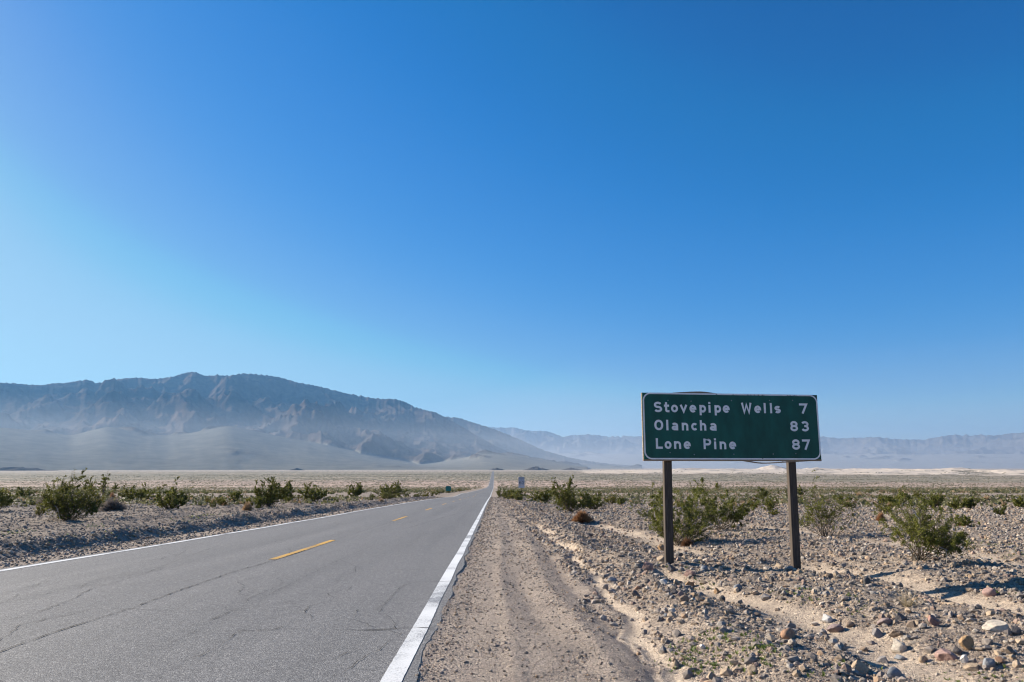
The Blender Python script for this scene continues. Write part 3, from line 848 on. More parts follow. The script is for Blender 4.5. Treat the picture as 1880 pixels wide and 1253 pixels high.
def ribbon(pts, closed, s):
    P = np.array(pts); n = len(P)
    q = [P[0]]
    for k in range(1, n):
        if np.linalg.norm(P[k] - q[-1]) > 1e-5: q.append(P[k])
    P = np.array(q); n = len(P)
    if closed: pv = np.roll(P, 1, 0); nx = np.roll(P, -1, 0)
    else:
        pv = np.vstack([2 * P[0] - P[1], P[:-1]]); nx = np.vstack([P[1:], 2 * P[-1] - P[-2]])
    a = P - pv; a /= np.linalg.norm(a, axis=1)[:, None]
    b_ = nx - P; b_ /= np.linalg.norm(b_, axis=1)[:, None]
    na = np.stack([-a[:, 1], a[:, 0]], 1); nb = np.stack([-b_[:, 1], b_[:, 0]], 1)
    m = na + nb; m /= np.linalg.norm(m, axis=1)[:, None] + 1e-9
    k = np.clip(1 / np.maximum((m * na).sum(1), .3), 1, 2.2)[:, None]
    A = P + m * k * s / 2; B = P - m * k * s / 2
    i = np.arange(n if closed else n - 1); j = (i + 1) % n
    return np.vstack([A, B]), np.stack([i, i + n, j + n, j], -1)
def lettering(name, items, m, parent, y0):
    """items: (char, x, baseline z, width, cap height, stroke) on the plane y = y0 facing -y"""
    VV, FF, off = [], [], 0
    for ch, gx, gz, w, H, s in items:
        for k, (pts, cl) in enumerate(glyph(ch, w, H, s)):
            v, f = ribbon(pts, cl, s)
            VV.append(np.column_stack([v[:, 0] + gx, np.full(len(v), y0 - .0007 * k), v[:, 1] + gz])); FF.append(f + off); off += len(v)
    return link(name, np_mesh(name, np.concatenate(VV), np.concatenate(FF), m), parent)

def rounded(w, h, r, n=8):
    pts = []
    for cx, cz, a in ((w - r, h - r, 0), (r, h - r, 90), (r, r, 180), (w - r, r, 270)):
        pts += arc(cx, cz, r, r, a, a + 90, n)
    return pts

SW, SH = 3.06, 1.175
def build_guide_sign():
    # panel's lower left corner in the world, from the photograph's post positions
    pl = at(1229, 1031)
    depth_l = 12.95
    def place(px, py, d):
        x, y, z = ray(px, py); return Vector((x * d, y * d, CAM_Z + z * d))
    bl = place(1183, 843.5, 12.95); br = place(1508, 845.5, 13.40)
    rz = math.atan2(br.y - bl.y, br.x - bl.x)
    gz = min(zat(bl.x + .45, bl.y), zat(br.x - .5, br.y))
    root = empty('guide_sign', (bl.x, bl.y, zat(bl.x + .45, bl.y)), rz)
    tag(root, 'big green distance sign on two dark wooden posts beside the road', 'road sign')
    z0 = bl.z - root.location.z
    W = (br - bl).length
    bm = bmesh.new(); box(bm, (W / 2, .006, z0 + SH / 2), (W, .012, SH)); panel = bm_obj('panel', bm, M_green, root, .002)
    # backing board, slightly larger below and at the left
    bm = bmesh.new(); box(bm, (W / 2 + .0, .034, z0 + SH / 2 - .014), (W + .025, .042, SH + .034)); bm_obj('backing_board', bm, M_edge, root, .004)
    # border
    o = rounded(W - .028, SH - .018, .135); 
    v, f = ribbon([(p[0] + .014, p[1] + z0 + .009) for p in rounded(W - .028, SH - .018, .13)], True, .026)
    v3 = np.column_stack([v[:, 0], np.full(len(v), -.0035), v[:, 1]])
    link('border', np_mesh('border', v3, f, M_sheet), panel)
    def loc(px, py):          # zoomed photo pixel -> panel coordinates
        fy = (py - 132) / 556.0
        xl = 175 + 10 * fy; xr = 1608 + 40 * fy
        q = (px - xl) / (xr - xl); zr = 1.035
        t = q / (zr - q * (zr - 1))
        yt = 132 + 18 * q; yb = 690 + 4 * q
        return t * W, (yb - py) / (yb - yt) * SH
    lines = ((297, 308, [('S', 268, 337), ('t', 352, 396), ('o', 410, 467), ('v', 481, 546), ('e', 562, 618), ('p', 644, 698), ('i', 716, 738), ('p', 768, 822), ('e', 836, 893), ('W', 988, 1076), ('e', 1096, 1152), ('l', 1170, 1196), ('l', 1221, 1247), ('s', 1262, 1314)], [('7', 1467, 1536)]),
             (449, 459, [('O', 271, 344), ('l', 366, 390), ('a', 413, 467), ('n', 497, 551), ('c', 575, 630), ('h', 647, 699), ('a', 728, 783)], [('8', 1393, 1456), ('3', 1482, 1546)]),
             (604, 613, [('L', 282, 338), ('o', 354, 411), ('n', 432, 490), ('e', 512, 570), ('P', 676, 740), ('i', 761, 783), ('n', 809, 863), ('e', 887, 945)], [('8', 1408, 1473), ('7', 1492, 1558)]))
    for y1, y2, word, num in lines:
        words, it = [], []
        for q_, (g, a, b_) in enumerate(word + num):
            if it and (a - (word + num)[q_ - 1][2] > 45): words.append(it); it = []
            py = y1 + (y2 - y1) * (a - 270) / 1250.0
            xa, za = loc(a, py); xb, _ = loc(b_, py)
            it.append((g, xa, za, xb - xa, .187, .0395))
        words.append(it)
        for it in words:
            o = lettering('legend', it, M_sheet, panel, -.004)
            o['label'] = 'white lettering reading ' + ''.join(q_[0] for q_ in it)
    for bx, by in ((385, 197), (575, 203), (907, 198), (1220, 197), (1410, 195), (398, 635), (598, 652), (925, 649), (1250, 648), (1437, 646)):
        x_, z_ = loc(bx, by)
        bm = bmesh.new()
        bmesh.ops.create_cone(bm, cap_ends=True, segments=8, radius1=.010, radius2=.008, depth=.008, matrix=Matrix.Translation((x_, -.004, z_ + z0)) @ Matrix.Rotation(math.radians(90), 4, 'X'))
        bm_obj('bolt', bm, M_bolt, panel)
    for q in panel.children:
        if q.name.startswith('legend'): q.location.z = z0
    # chips in the painted border along the top
    for k, (bx, ww) in enumerate(((785, 8), (920, 8), (1042, 8), (1066, 6), (1096, 5), (1128, 9), (1160, 10), (1174, 6), (1368, 6), (1380, 6), (1392, 6), (1412, 5), (1424, 6), (1438, 5), (1134, 8))):
        x_, _ = loc(bx, 150); z_ = z0 + SH - .016 if k < 14 else z0 + .014
        d = ww * .0011
        link('chipped_paint', np_mesh('chipped_paint', np.array([(x_ - d, -.0048, z_ - .008), (x_ + d, -.0048, z_ - .007), (x_ + d * .8, -.0048, z_ + .008), (x_ - d, -.0048, z_ + .006)]), np.array([[0, 1, 2, 3]]), M_black), panel)
    # loose strips of edging: one bowed up over the top, one sagging below
    def bent(name, pts, wd, th, label, base=None):
        P = np.array([(lambda xz: (xz[0], xz[1] + z0))(loc(*p)) for p in pts])
        tt = np.linspace(0, len(P) - 1, 40)
        fx = np.interp(tt, np.arange(len(P)), P[:, 0]); fz = gsmooth(np.interp(tt, np.arange(len(P)), P[:, 1]), 2.0)
        V = []
        for x_, z_ in zip(fx, fz):
            zb_ = z_ if base is None else base
            V += [(x_, .014, zb_), (x_, .014 + wd, zb_), (x_, .014 + wd, z_ + th), (x_, .014, z_ + th)]
        Fq = []
        for i in range(39):
            for c in range(4): Fq.append([4 * i + c, 4 * i + (c + 1) % 4, 4 * i + 4 + (c + 1) % 4, 4 * i + 4 + c])
        o = link(name, np_mesh(name, np.array(V), np.array(Fq), M_edge), root); o['label'] = label
        return o
    bent('loose_edging', [(430, 136), (520, 130), (600, 126), (650, 125), (700, 128), (790, 143)], .012, .012, 'brown edging strip bowed up above the top edge', z0 + SH - .012)
    bent('loose_edging', [(940, 697), (1010, 706), (1080, 719), (1140, 728), (1200, 730), (1290, 724), (1380, 718), (1460, 714), (1560, 708), (1655, 703)], .045, .020, 'pale edging strip sagging below the bottom edge')
    bm = bmesh.new(); x_, z_ = loc(1338, 705)
    box(bm, (x_, .03, z_ + z0 - .002), (.012, .01, .055), Matrix.Rotation(.3, 3, 'Y')); bm_obj('hook_nail', bm, M_edge, root)
    # posts, fixed behind the board and sunk into the ground
    inv = root.matrix_basis.inverted()
    for px_top, px_bot in ((1227, 1229), (1457.5, 1465)):
        x_top, _ = loc((px_top - 1140) * 4.474, 690)
        pb = at(px_bot, 1032 if px_top < 1300 else 1041)
        wx = root.matrix_basis @ Vector((x_top, .12, 0))
        zg = zat(wx.x, wx.y) - root.location.z
        bm = bmesh.new()
        vs = box(bm, (0, 0, (z0 + SH * .82 + zg - .6) / 2), (.145, .095, z0 + SH * .82 - zg + .6))
        o = bm_obj('post', bm, M_post, root, .006)
        o.location = (x_top, .105, 0)
        o.rotation_euler = (0, math.radians(.9), 0)
        o.location.x -= math.tan(math.radians(.9)) * z0
    return root
guide = build_guide_sign()

def build_speed_sign():
    p = at(957.5, 918.0)
    root = empty('speed_limit_sign', p, math.radians(3))
    tag(root, 'small white speed limit 60 sign on a thin post by the road', 'road sign')
    d = to_px(*p)[2]; k = d / F
    w = 11.2 * k
    top = 41.2 * k; mid = 26.2 * k; low = 21.6 * k
    bm = bmesh.new(); box(bm, (0, 0, (mid + top) / 2), (w, .012, top - mid)); pl = bm_obj('limit_plate', bm, M_plate, root, .003)
    bm = bmesh.new(); box(bm, (0, 0, (low + mid) / 2 - .01), (w, .010, mid - low - .02)); bm_obj('lower_plate', bm, M_plate, root, .003)
    v, f = ribbon([(q[0] - w / 2 + .02, q[1] + mid + .02) for q in rounded(w - .04, top - mid - .04, .04)], True, .016)
    link('border', np_mesh('border', np.column_stack([v[:, 0], np.full(len(v), -.009), v[:, 1]]), f, M_black), pl)
    hh = top - mid
    def word(txt, z, H, W_, s):
        n = len(txt); gw = W_ / (n + (n - 1) * .3)
        lettering('legend', [(c, -W_ / 2 + i * gw * 1.3, z, gw if c != 'I' else gw * .6, H, s) for i, c in enumerate(txt)], M_black, pl, -.009)
    word('SPEED', top - hh * .235, hh * .15, w * .74, .019)
    word('LIMIT', top - hh * .44, hh * .15, w * .66, .019)
    word('60', mid + hh * .12, hh * .38, w * .72, .046)
    bm = bmesh.new()
    box(bm, (0, .035, (top - .1 - .4) / 2), (.055, .045, top - .1 + .4)); bm_obj('post', bm, M_steel, root, .004)
build_speed_sign()

def build_far_sign():
    p = at(823, 906.0)
    root = empty('green_sign', p, math.radians(8))
    tag(root, 'small distant green sign standing among bushes on the left roadside', 'road sign')
    k = to_px(*p)[2] / F
    w, z0, z1 = 10.0 * k, 4.0 * k, 13.0 * k
    me_pts = [(q[0] - w / 2, q[1] + z0) for q in rounded(w, z1 - z0, w * .22)]
    n = len(me_pts)
    V = [(x, -.02, z) for x, z in me_pts] + [(x, .02, z) for x, z in me_pts]
    bm = bmesh.new(); vv = [bm.verts.new(q) for q in V]
    bm.faces.new(vv[:n]); bm.faces.new(vv[n:][::-1])
    for i in range(n): bm.faces.new((vv[i], vv[n + i], vv[n + (i + 1) % n], vv[(i + 1) % n]))
    bmesh.ops.recalc_face_normals(bm, faces=bm.faces[:])
    bm_obj('panel', bm, M_backg, root)
    for s in (-1, 1):
        bm = bmesh.new(); box(bm, (s * w * .28, .07, (z1 * .8 - .4) / 2), (.09, .09, z1 * .8 + .4)); bm_obj('post', bm, M_post, root)
build_far_sign()
# ------------------------------------------------------------------ shrubs
def tubes(paths, radii, sides=3):
    V, Fq, off = [], [], 0
    for P, (ra, rb_) in zip(paths, radii):
        n = len(P)
        T = np.gradient(P, axis=0); T /= np.linalg.norm(T, axis=1)[:, None] + 1e-9
        ref = np.array([.3, .9, .2]); A = np.cross(T, ref); A /= np.linalg.norm(A, axis=1)[:, None] + 1e-9
        B = np.cross(T, A)
        rad = np.linspace(ra, rb_, n)[:, None]
        ring = [P + rad * (math.cos(2 * math.pi * k / sides) * A + math.sin(2 * math.pi * k / sides) * B) for k in range(sides)]
        V.append(np.stack(ring, 1).reshape(-1, 3))
        i = np.arange(n - 1)[:, None] * sides + np.arange(sides)[None]
        j = np.arange(n - 1)[:, None] * sides + (np.arange(sides)[None] + 1) % sides
        Fq.append(np.stack([i, j, j + sides, i + sides], -1).reshape(-1, 4) + off)
        off += n * sides
    return np.concatenate(V), np.concatenate(Fq)

def leaf_quads(C, size, r):
    n = len(C)
    d = r.normal(size=(n, 3)); d[:, 2] += .35; d /= np.linalg.norm(d, axis=1)[:, None]
    e = np.cross(d, r.normal(size=(n, 3))); e /= np.linalg.norm(e, axis=1)[:, None] + 1e-9
    s = (size * (0.6 + .8 * r.random(n)))[:, None]
    V = np.stack([C - d * s * .55, C + e * s * .36, C + d * s * .55, C - e * s * .36], 1).reshape(-1, 3)
    return V, np.arange(4 * n).reshape(-1, 4)

def shrub_geo(seed, h, w, stems=26, leaves=5000, leaf=.018, bare=.10, low=.30, lean=0.0, thick=1.0, lopside=0.0):
    r = np.random.default_rng(seed)
    paths, rads, tips = [], [], []
    lob = r.random(4) * 6.28
    for i in range(stems):
        az = r.random() * 2 * math.pi
        k = r.random() ** .38
        ext = (0.5 * w) * k * (0.78 + .22 * math.cos(2 * az + lob[0]) + .18 * math.cos(3 * az + lob[1]))
        hh = h * (1.0 - .42 * k ** 1.6 + r.normal(0, .16)) * (0.85 + .15 * math.cos(az + lob[2]))
        if r.random() < .22: hh *= .6
        bx, by = r.normal(0, .035 * w, 2)
        tip = np.array([math.cos(az) * ext + lean * hh, math.sin(az) * ext, max(.12, hh)])
        tip[0] += lopside * abs(ext)
        t = np.linspace(0, 1, 7)[:, None]
        cur = r.uniform(.75, 1.25)
        P = np.array([bx, by, -.03]) + np.concatenate([t ** cur * tip[0], t ** cur * tip[1], t ** (1.05) * tip[2]], 1)
        P[1:-1] += r.normal(0, .018 * h, (5, 3))
        paths.append(P); rads.append((.0085 * thick * (0.6 + .8 * r.random()), .003 * thick))
        isbare = r.random() < bare
        for s in range(r.integers(4, 8)):
            u = r.uniform(low, .97); q = u * 6; a = int(q); p0 = P[a] + (P[min(a + 1, 6)] - P[a]) * (q - a)
            dirn = P[-1] - P[0]; dirn = dirn / np.linalg.norm(dirn)
            d2 = dirn * .8 + r.normal(0, .55, 3); d2[2] = abs(d2[2]) * .8 + .12; d2 /= np.linalg.norm(d2)
            L2 = h * r.uniform(.14, .30)
            t2 = np.linspace(0, 1, 4)[:, None]
            P2 = p0 + d2 * L2 * t2 + np.concatenate([np.zeros((4, 2)), .05 * h * t2 ** 2], 1) + r.normal(0, .006 * h, (4, 3)) * t2
            paths.append(P2); rads.append((.0036 * thick, .0018 * thick))
            if not isbare: tips.append((P2, .25 + .75 * u))
            for s3 in range(r.integers(2, 5)):
                q = r.uniform(.25, 1) * 3; a = min(int(q), 2); p1 = P2[a] + (P2[a + 1] - P2[a]) * (q - a)
                d3 = d2 * .6 + r.normal(0, .6, 3); d3 /= np.linalg.norm(d3)
                P3 = p1 + d3 * h * r.uniform(.05, .13) * np.linspace(0, 1, 3)[:, None]
                paths.append(P3); rads.append((.0022 * thick, .0014 * thick))
                if not isbare: tips.append((P3, .45 + .75 * u))
    SV, SF = tubes(paths, rads)
    wgt = np.array([k * r.gamma(1.1) for _, k in tips]); wgt /= wgt.sum()
    cnt = r.multinomial(leaves, wgt)
    C, tone = [], []
    for (P, k), n in zip(tips, cnt):
        if n == 0: continue
        m = len(P) - 1
        q = (r.random(n) ** .7) * m; a = np.minimum(q.astype(int), m - 1)
        C.append(P[a] + (P[a + 1] - P[a]) * (q - a)[:, None] + r.normal(0, .010 + .006 * h, (n, 3)))
        tone.append(np.full(n, np.clip(.45 + r.normal(0, .25), 0, 1)))
    C = np.concatenate(C); tone = np.concatenate(tone)
    LV, LF = leaf_quads(C, leaf, r)
    tn = np.clip(tone + r.normal(0, .16, len(C)), 0, 1)[:, None]
    col = (1 - tn) * np.array([.090, .103, .016]) + tn * np.array([.240, .240, .042])
    yl = (r.random(len(C)) < .07)[:, None]
    col = np.where(yl, np.array([.24, .20, .07]), col)
    return SV, SF, LV, LF, np.repeat(col, 4, 0)

def shrub_parts(seed, **kw):
    SV, SF, LV, LF, LC = shrub_geo(seed, **kw)
    return np_mesh('stems', SV, SF, M_stem), np_mesh('foliage', LV, LF, M_leaf, False, LC)

def shrub_single(seed, **kw):
    SV, SF, LV, LF, LC = shrub_geo(seed, **kw)
    V = np.concatenate([SV, LV]); Fq = np.concatenate([SF, LF + len(SV)])
    C = np.concatenate([np.full((len(SV), 3), .2), LC])
    return np_mesh('desert_shrub', V, Fq, [M_stem, M_leaf], False, C, np.concatenate([np.zeros(len(SF), int), np.ones(len(LF), int)]))

def ground_pt(px, py):
    return at(px, py)

SHRUBS = [
 # base px, py, height px, width px, options, label
 (1250, 1001, 108, 178, dict(stems=42, leaves=13500, leaf=.019, bare=.05, low=.22), 'big green bush right behind the near wooden post of the distance sign'),
 (1326, 972, 76, 118, dict(stems=30, leaves=7800, leaf=.021, bare=.08), 'round green bush midway behind the gap between the two sign posts'),
 (1516, 986, 90, 98, dict(stems=34, leaves=2900, leaf=.020, bare=.30, low=.45), 'thin bush with bare grey stems just past the outer sign post'),
 (1688, 1030, 118, 146, dict(stems=34, leaves=12500, leaf=.018, bare=.06, low=.38), 'dense dark green bush on open stones beyond the big sign'),
 (1046, 941, 52, 76, dict(stems=36, leaves=6000, leaf=.032, bare=.06, low=.2), 'tallest green bush of the clump behind the orange dry bush'),
 (996, 924, 28, 42, dict(stems=24, leaves=3000, leaf=.034, bare=.04, low=.2), 'low green bush of the clump closest to the speed limit sign'),
 (1086, 936, 32, 52, dict(stems=24, leaves=3200, leaf=.032, bare=.1, low=.2), 'spreading green bush behind the orange dry bush away from the road'),
 (122, 955, 84, 112, dict(stems=62, leaves=11000, leaf=.020, bare=.25, low=.15, lopside=.1), 'large ragged dark bush with dead grey twigs on the far verge'),
 (190, 915, 46, 40, dict(stems=12, leaves=1500, leaf=.030, bare=.2, low=.55), 'tall sparse bush with thin tufts behind the ragged dark bush'),
 (311, 936, 50, 66, dict(stems=34, leaves=5600, leaf=.026, bare=.05, low=.2), 'rounded green bush on the stony plain across the road'),
 (492, 930, 50, 56, dict(stems=36, leaves=6400, leaf=.028, bare=.03, low=.18), 'upright dark green bush at the back of the gravel berm'),
 (524, 921, 36, 34, dict(stems=24, leaves=3600, leaf=.032, bare=.05, low=.2), 'smaller green bush touching the upright dark bush by the berm'),
 (430, 922, 22, 24, dict(stems=18, leaves=1900, leaf=.030, bare=.05, low=.2), 'small green bush near the pale orange tumbleweed across the road'),
 (575, 921, 32, 58, dict(stems=30, leaves=4200, leaf=.036, bare=.05, low=.2), 'wide green bush along the far roadside berm'),
 (652, 914, 27, 32, dict(stems=24, leaves=3000, leaf=.040, bare=.05, low=.2), 'compact green bush on the far roadside, alone between two wider ones'),
 (718, 914, 27, 56, dict(stems=32, leaves=4200, leaf=.044, bare=.05, low=.2), 'broad green bush on the far roadside opposite the second yellow dash'),
 (262, 921, 27, 34, dict(stems=18, leaves=1700, leaf=.030, bare=.12, low=.3), 'pale green bush beside the rounded bush across the road'),
 (232, 921, 28, 40, dict(stems=18, leaves=1800, leaf=.030, bare=.10, low=.3), 'leaning pale green bush between the ragged bush and the rounded bush'),
 (-4, 938, 46, 42, dict(stems=22, leaves=3000, leaf=.026, bare=.12, low=.3), 'bush cut off by the picture edge on the far verge'),
 (45, 913, 18, 36, dict(stems=20, leaves=1700, leaf=.034, bare=.05, low=.2), 'low yellow-green bush behind the ragged dark bush'),
 (1652, 926, 24, 24, dict(stems=18, leaves=1700, leaf=.038, bare=.05, low=.2), 'small bush beyond the dense dark bush, beside an orange dry clump'),
 (1620, 925, 15, 18, dict(stems=14, leaves=1100, leaf=.038, bare=.05, low=.2), 'tiny round bush on the open plain past the thin bare bush'),
 (1712, 935, 30, 40, dict(stems=26, leaves=2700, leaf=.034, bare=.05, low=.2), 'olive bush whose top shows over the dense dark bush'),
 (1755, 936, 20, 30, dict(stems=20, leaves=2100, leaf=.036, bare=.05, low=.2), 'dark bush just past the dense dark bush, nearest of two'),
 (1783, 936, 24, 22, dict(stems=18, leaves=1700, leaf=.036, bare=.05, low=.2), 'narrow dark bush standing apart beyond the dense dark bush'),
 (1874, 932, 22, 26, dict(stems=18, leaves=1700, leaf=.036, bare=.05, low=.2), 'bush cut off by the picture edge on the sign side'),
 (1776, 968, 24, 42, dict(stems=18, leaves=1300, leaf=.028, bare=.1, low=.3), 'low straggly yellowish bush beside the dense dark bush'),
 (1413, 941, 24, 20, dict(stems=12, leaves=800, leaf=.030, bare=.1, low=.4), 'slim yellowish bush between the sign posts, in front of the outer post'),
 (1400, 915, 18, 22, dict(stems=14, leaves=1200, leaf=.042, bare=.05, low=.2), 'small bush far back between the sign posts'),
 (1470, 912, 16, 24, dict(stems=16, leaves=1200, leaf=.042, bare=.05, low=.3), 'small olive bush far behind the outer sign post'),
 (1140, 927, 16, 16, dict(stems=14, leaves=1000, leaf=.036, bare=.1, low=.2), 'little faded bush on the plain between road and sign'),
]
def place_scaled(o, p, hpx):
    o.location = p
for k, (bx, by, hp, wp, opt, lab) in enumerate(SHRUBS):
    p = at(bx, by)
    d = to_px(*p)[2]; s = d / F
    root = empty('desert_shrub', p, 0.0)
    tag(root, lab, 'shrub', 'green desert shrubs')
    opt = dict(opt)
    opt['leaf'] = max(opt['leaf'] * 1.08, d * .0013); opt['leaves'] = int(opt['leaves'] * 2.2)
    sm, fm = shrub_parts(500 + k, h=hp * s * 1.04, w=wp * s * 1.22, thick=max(1.0, d / 26), **opt)
    link('stems', sm, root); fo = link('foliage', fm, root)
    if k in (7, 10, 4): fo.color = (.80, .80, .74, 1)
    if k in (0, 1, 2, 3): fo.color = (.90, .92, .84, 1)

# pale crooked dead branches of the two nearest bushes
def dead_branch(parent_lab, pts, rad):
    root = [o for o in COL.objects if o.get('label') == parent_lab][0]
    P = np.array([np.array(q) for q in pts]); t = np.linspace(0, len(P) - 1, 14)
    P = np.stack([np.interp(t, np.arange(len(P)), P[:, c]) for c in range(3)], 1) + rng.normal(0, .006, (14, 3))
    v, f = tubes([P], [(rad, rad * .4)], 5)
    o = link('dead_branch', np_mesh('dead_branch', v, f, M_bleach, True), root)
    o['label'] = 'bleached crooked dead branch'
M_bleach = simple('bleached wood', (.42, .37, .31), .8, .25, 20.0)
dl = SHRUBS[3][5]
dead_branch(dl, [(.1, -.35, .32), (.24, -.48, .24), (.30, -.52, .08), (.38, -.60, -.03)], .012)
dead_branch(dl, [(.24, -.48, .24), (.20, -.52, .10), (.16, -.55, -.02)], .008)
dead_branch(dl, [(-.25, -.35, .95), (-.18, -.42, .80), (-.17, -.40, .70)], .010)
dl = SHRUBS[7][5]
dead_branch(dl, [(-.25, -.5, .62), (-.1, -.55, .48), (-.02, -.58, .3), (.1, -.62, .05)], .02)
dead_branch(dl, [(-.1, -.55, .40), (-.3, -.55, .2), (-.55, -.6, 0)], .015)

# dry twig cushions
def dry_geo(seed, h, w, n, colr):
    r = np.random.default_rng(seed)
    az = r.random(n) * 2 * math.pi; el = np.arcsin(r.random(n) ** .8)
    D = np.stack([np.cos(az) * np.cos(el) * w / 2, np.sin(az) * np.cos(el) * w / 2, np.sin(el) * h], 1)
    lum = 1 + .18 * np.sin(az * 3 + seed) + .12 * np.sin(el * 6)
    D *= (lum * (0.72 + .28 * r.random(n)))[:, None]
    A = D * (.25 + .35 * r.random(n))[:, None]; B = D + r.normal(0, .04 * w, (n, 3))
    s = np.cross(B - A, r.normal(size=(n, 3))); s /= np.linalg.norm(s, axis=1)[:, None]; s *= (.004 + .006 * w)
    V = np.stack([A - s, A + s, B + s * .4, B - s * .4], 1).reshape(-1, 3)
    c = np.array(colr) * (0.6 + .8 * r.random(n))[:, None]
    return V, np.arange(4 * n).reshape(-1, 4), np.repeat(c, 4, 0)
ORA, PEA, GRY = (.35, .185, .085), (.46, .32, .19), (.25, .21, .18)
DRY = [(1068, 959, 17, 37, ORA, 3000, 'rusty orange rounded dry bush at the foot of the green clump by the shoulder'),
 (455, 937, 13, 19, PEA, 1600, 'pale orange ball-shaped dry bush behind the berm across the road'),
 (392, 925, 9, 13, PEA, 900, 'small straw coloured dry tuft on the plain across the road'),
 (205, 918, 12, 14, ORA, 900, 'small orange dry tuft near the ragged dark bush'),
 (412, 928, 7, 12, PEA, 700, 'faint straw dry tuft beside the small green bush across the road'),
 (1637, 931, 12, 16, PEA, 900, 'orange dry clump touching a small bush beyond the sign'),
 (1617, 957, 14, 18, ORA, 900, 'reddish dry twig clump beside the dense dark bush'),
 (1812, 920, 9, 20, PEA, 700, 'pale dry clump far out on the plain past the sign'),
 (1577, 913, 8, 18, PEA, 700, 'orange dry clump far behind the thin bare bush'),
 (1768, 966, 9, 20, ORA, 700, 'orange dry tuft at the foot of the straggly yellowish bush'),
 (85, 928, 18, 40, GRY, 1500, 'greyish dead twig brush next to the ragged dark bush, toward the plain'),
 (205, 938, 20, 46, GRY, 1800, 'greyish dead twig brush on the road side of the ragged dark bush'),
 (700, 922, 6, 12, PEA, 500, 'straw dry tuft at the far roadside opposite the yellow dashes'),
 (1262, 1003, 14, 26, (.20, .11, .06), 900, 'brown dead litter clump under the big bush by the post'),
]
for k, (bx, by, hp, wp, c, n, lab) in enumerate(DRY):
    p = at(bx, by); s = to_px(*p)[2] / F
    V, Fq, C = dry_geo(700 + k, hp * s * 1.05, wp * s, n, c)
    o = link('dry_shrub', np_mesh('dry_shrub', V, Fq, M_dry, False, C)); o.location = p
    tag(o, lab, 'dry shrub', 'dry brown shrubs')

# scattered shrubs of the middle distance: six meshes shared between the copies
MID = []
for k in range(7):
    h = (.8, 1.0, .65, .9, .75, 1.1, .55)[k]
    MID.append((shrub_single(900 + k, h=h, w=(1.1, 1.2, 1.1, .9, 1.4, 1.1, .8)[k], stems=15, leaves=(1500, 1700, 1100, 1300, 1600, 1100, 900)[k], leaf=.062, bare=.1, low=.25, thick=1.8), h))
r_ = np.random.default_rng(77)
ROWS = []
for q in np.linspace(0, 1, 26):      # bushes lining the far roadside berm
    ROWS.append((600 + 282 * q ** .8 + r_.normal(0, 4), None, 'row'))
placed = [(at(b[0], b[1]).xy, b[3]) for b in SHRUBS]
spots = []
def spot_ok(x, y, m):
    return all((x - a) ** 2 + (y - b) ** 2 > m * m for a, b, _, _ in spots) and all((p.x - x) ** 2 + (p.y - y) ** 2 > m * m * 1.3 for p, _ in placed)
for Y0 in np.geomspace(85, 420, 26):
    x = ROAD_L - 3.3 - r_.random() * 2.2 - (Y0 > 90) * 1.5
    if spot_ok(x, Y0, 1.2): spots.append((x, Y0, 'verge', r_.uniform(.75, 1.35)))
for px, Y0 in ((918, 120), (926, 105), (934, 96), (942, 90), (950, 86), (922, 150), (915, 190), (930, 128), (938, 112), (945, 104), (953, 92)):
    dx, dy, _ = ray(px, 900); spots.append((dx / dy * Y0, Y0, 'row', r_.uniform(1.0, 1.5)))
tries = 0
while len(spots) < 268 and tries < 20000:
    tries += 1
    Y0 = 26 + 190 * r_.random() ** .75
    a = r_.uniform(-.72, .74)
    x = a * Y0
    if ROAD_L - 4.5 < x < ROAD_R + 5.5: continue
    if Y0 < 44 and (r_.random() < .65 or (a > .0 and a < .14)): continue
    if gnoise(np.array([x / 30.]), np.array([Y0 / 30.]), 88)[0] < -.25 and r_.random() < .7: continue
    px, py, _ = to_px(x, Y0, zat(x, Y0))
    if not (-30 < px < 1910): continue
    if spot_ok(x, Y0, 1.6): spots.append((x, Y0, 'plain', r_.choice([.5, .62, .75, .9, 1.05], p=[.25, .25, .25, .17, .08])))
TONES = [((.9, .9, .9), 'green'), ((.68, .72, .66), 'dark'), ((1.15, 1.05, .9), 'yellow-green'), ((1.1, .85, .65), 'brownish')]
MARKS = [(at(b[0], b[1]), n) for b, n in ((SHRUBS[0], 'the near-post bush'), (SHRUBS[3], 'the dense dark bush'), (SHRUBS[2], 'the thin bare-stemmed bush'),
         (SHRUBS[4], 'the orange bush clump'), (SHRUBS[7], 'the ragged dark bush'), (SHRUBS[9], 'the rounded far-verge bush'), (SHRUBS[10], 'the upright berm bush'),
         (SHRUBS[15], 'the broad far-verge bush'), (SHRUBS[22], 'the far olive bush'), (SHRUBS[13], 'the wide berm bush'))]
MARKS += [(at(957, 918), 'the speed limit sign'), (at(823, 906), 'the small green sign')]
def where(x, y):
    c = np.array([x, y]); best = min(MARKS, key=lambda m: abs(math.atan2(m[0].x, m[0].y) - math.atan2(x, y)) * 60 + abs(math.log(y / m[0].y)) * 4)
    m, n = best
    dist = math.hypot(x - m.x, y - m.y)
    rel = 'beyond' if y > m.y * 1.12 else ('before' if y < m.y * .9 else 'level with')
    da = math.degrees(math.atan2(x, y) - math.atan2(m.x, m.y))
    road_side = (abs(x + 4) < abs(m.x + 4) * (y / m.y) )
    side = '' if abs(da) < .8 else (', road side' if road_side else ', outer side')
    far = 'close' if dist < 10 else ('somewhat' if dist < 40 else ('far' if dist < 90 else 'distantly'))
    return f'{far} {rel} {n}{side}'.replace('close level with', 'beside').replace('level with', 'off from')
mid_obs = []
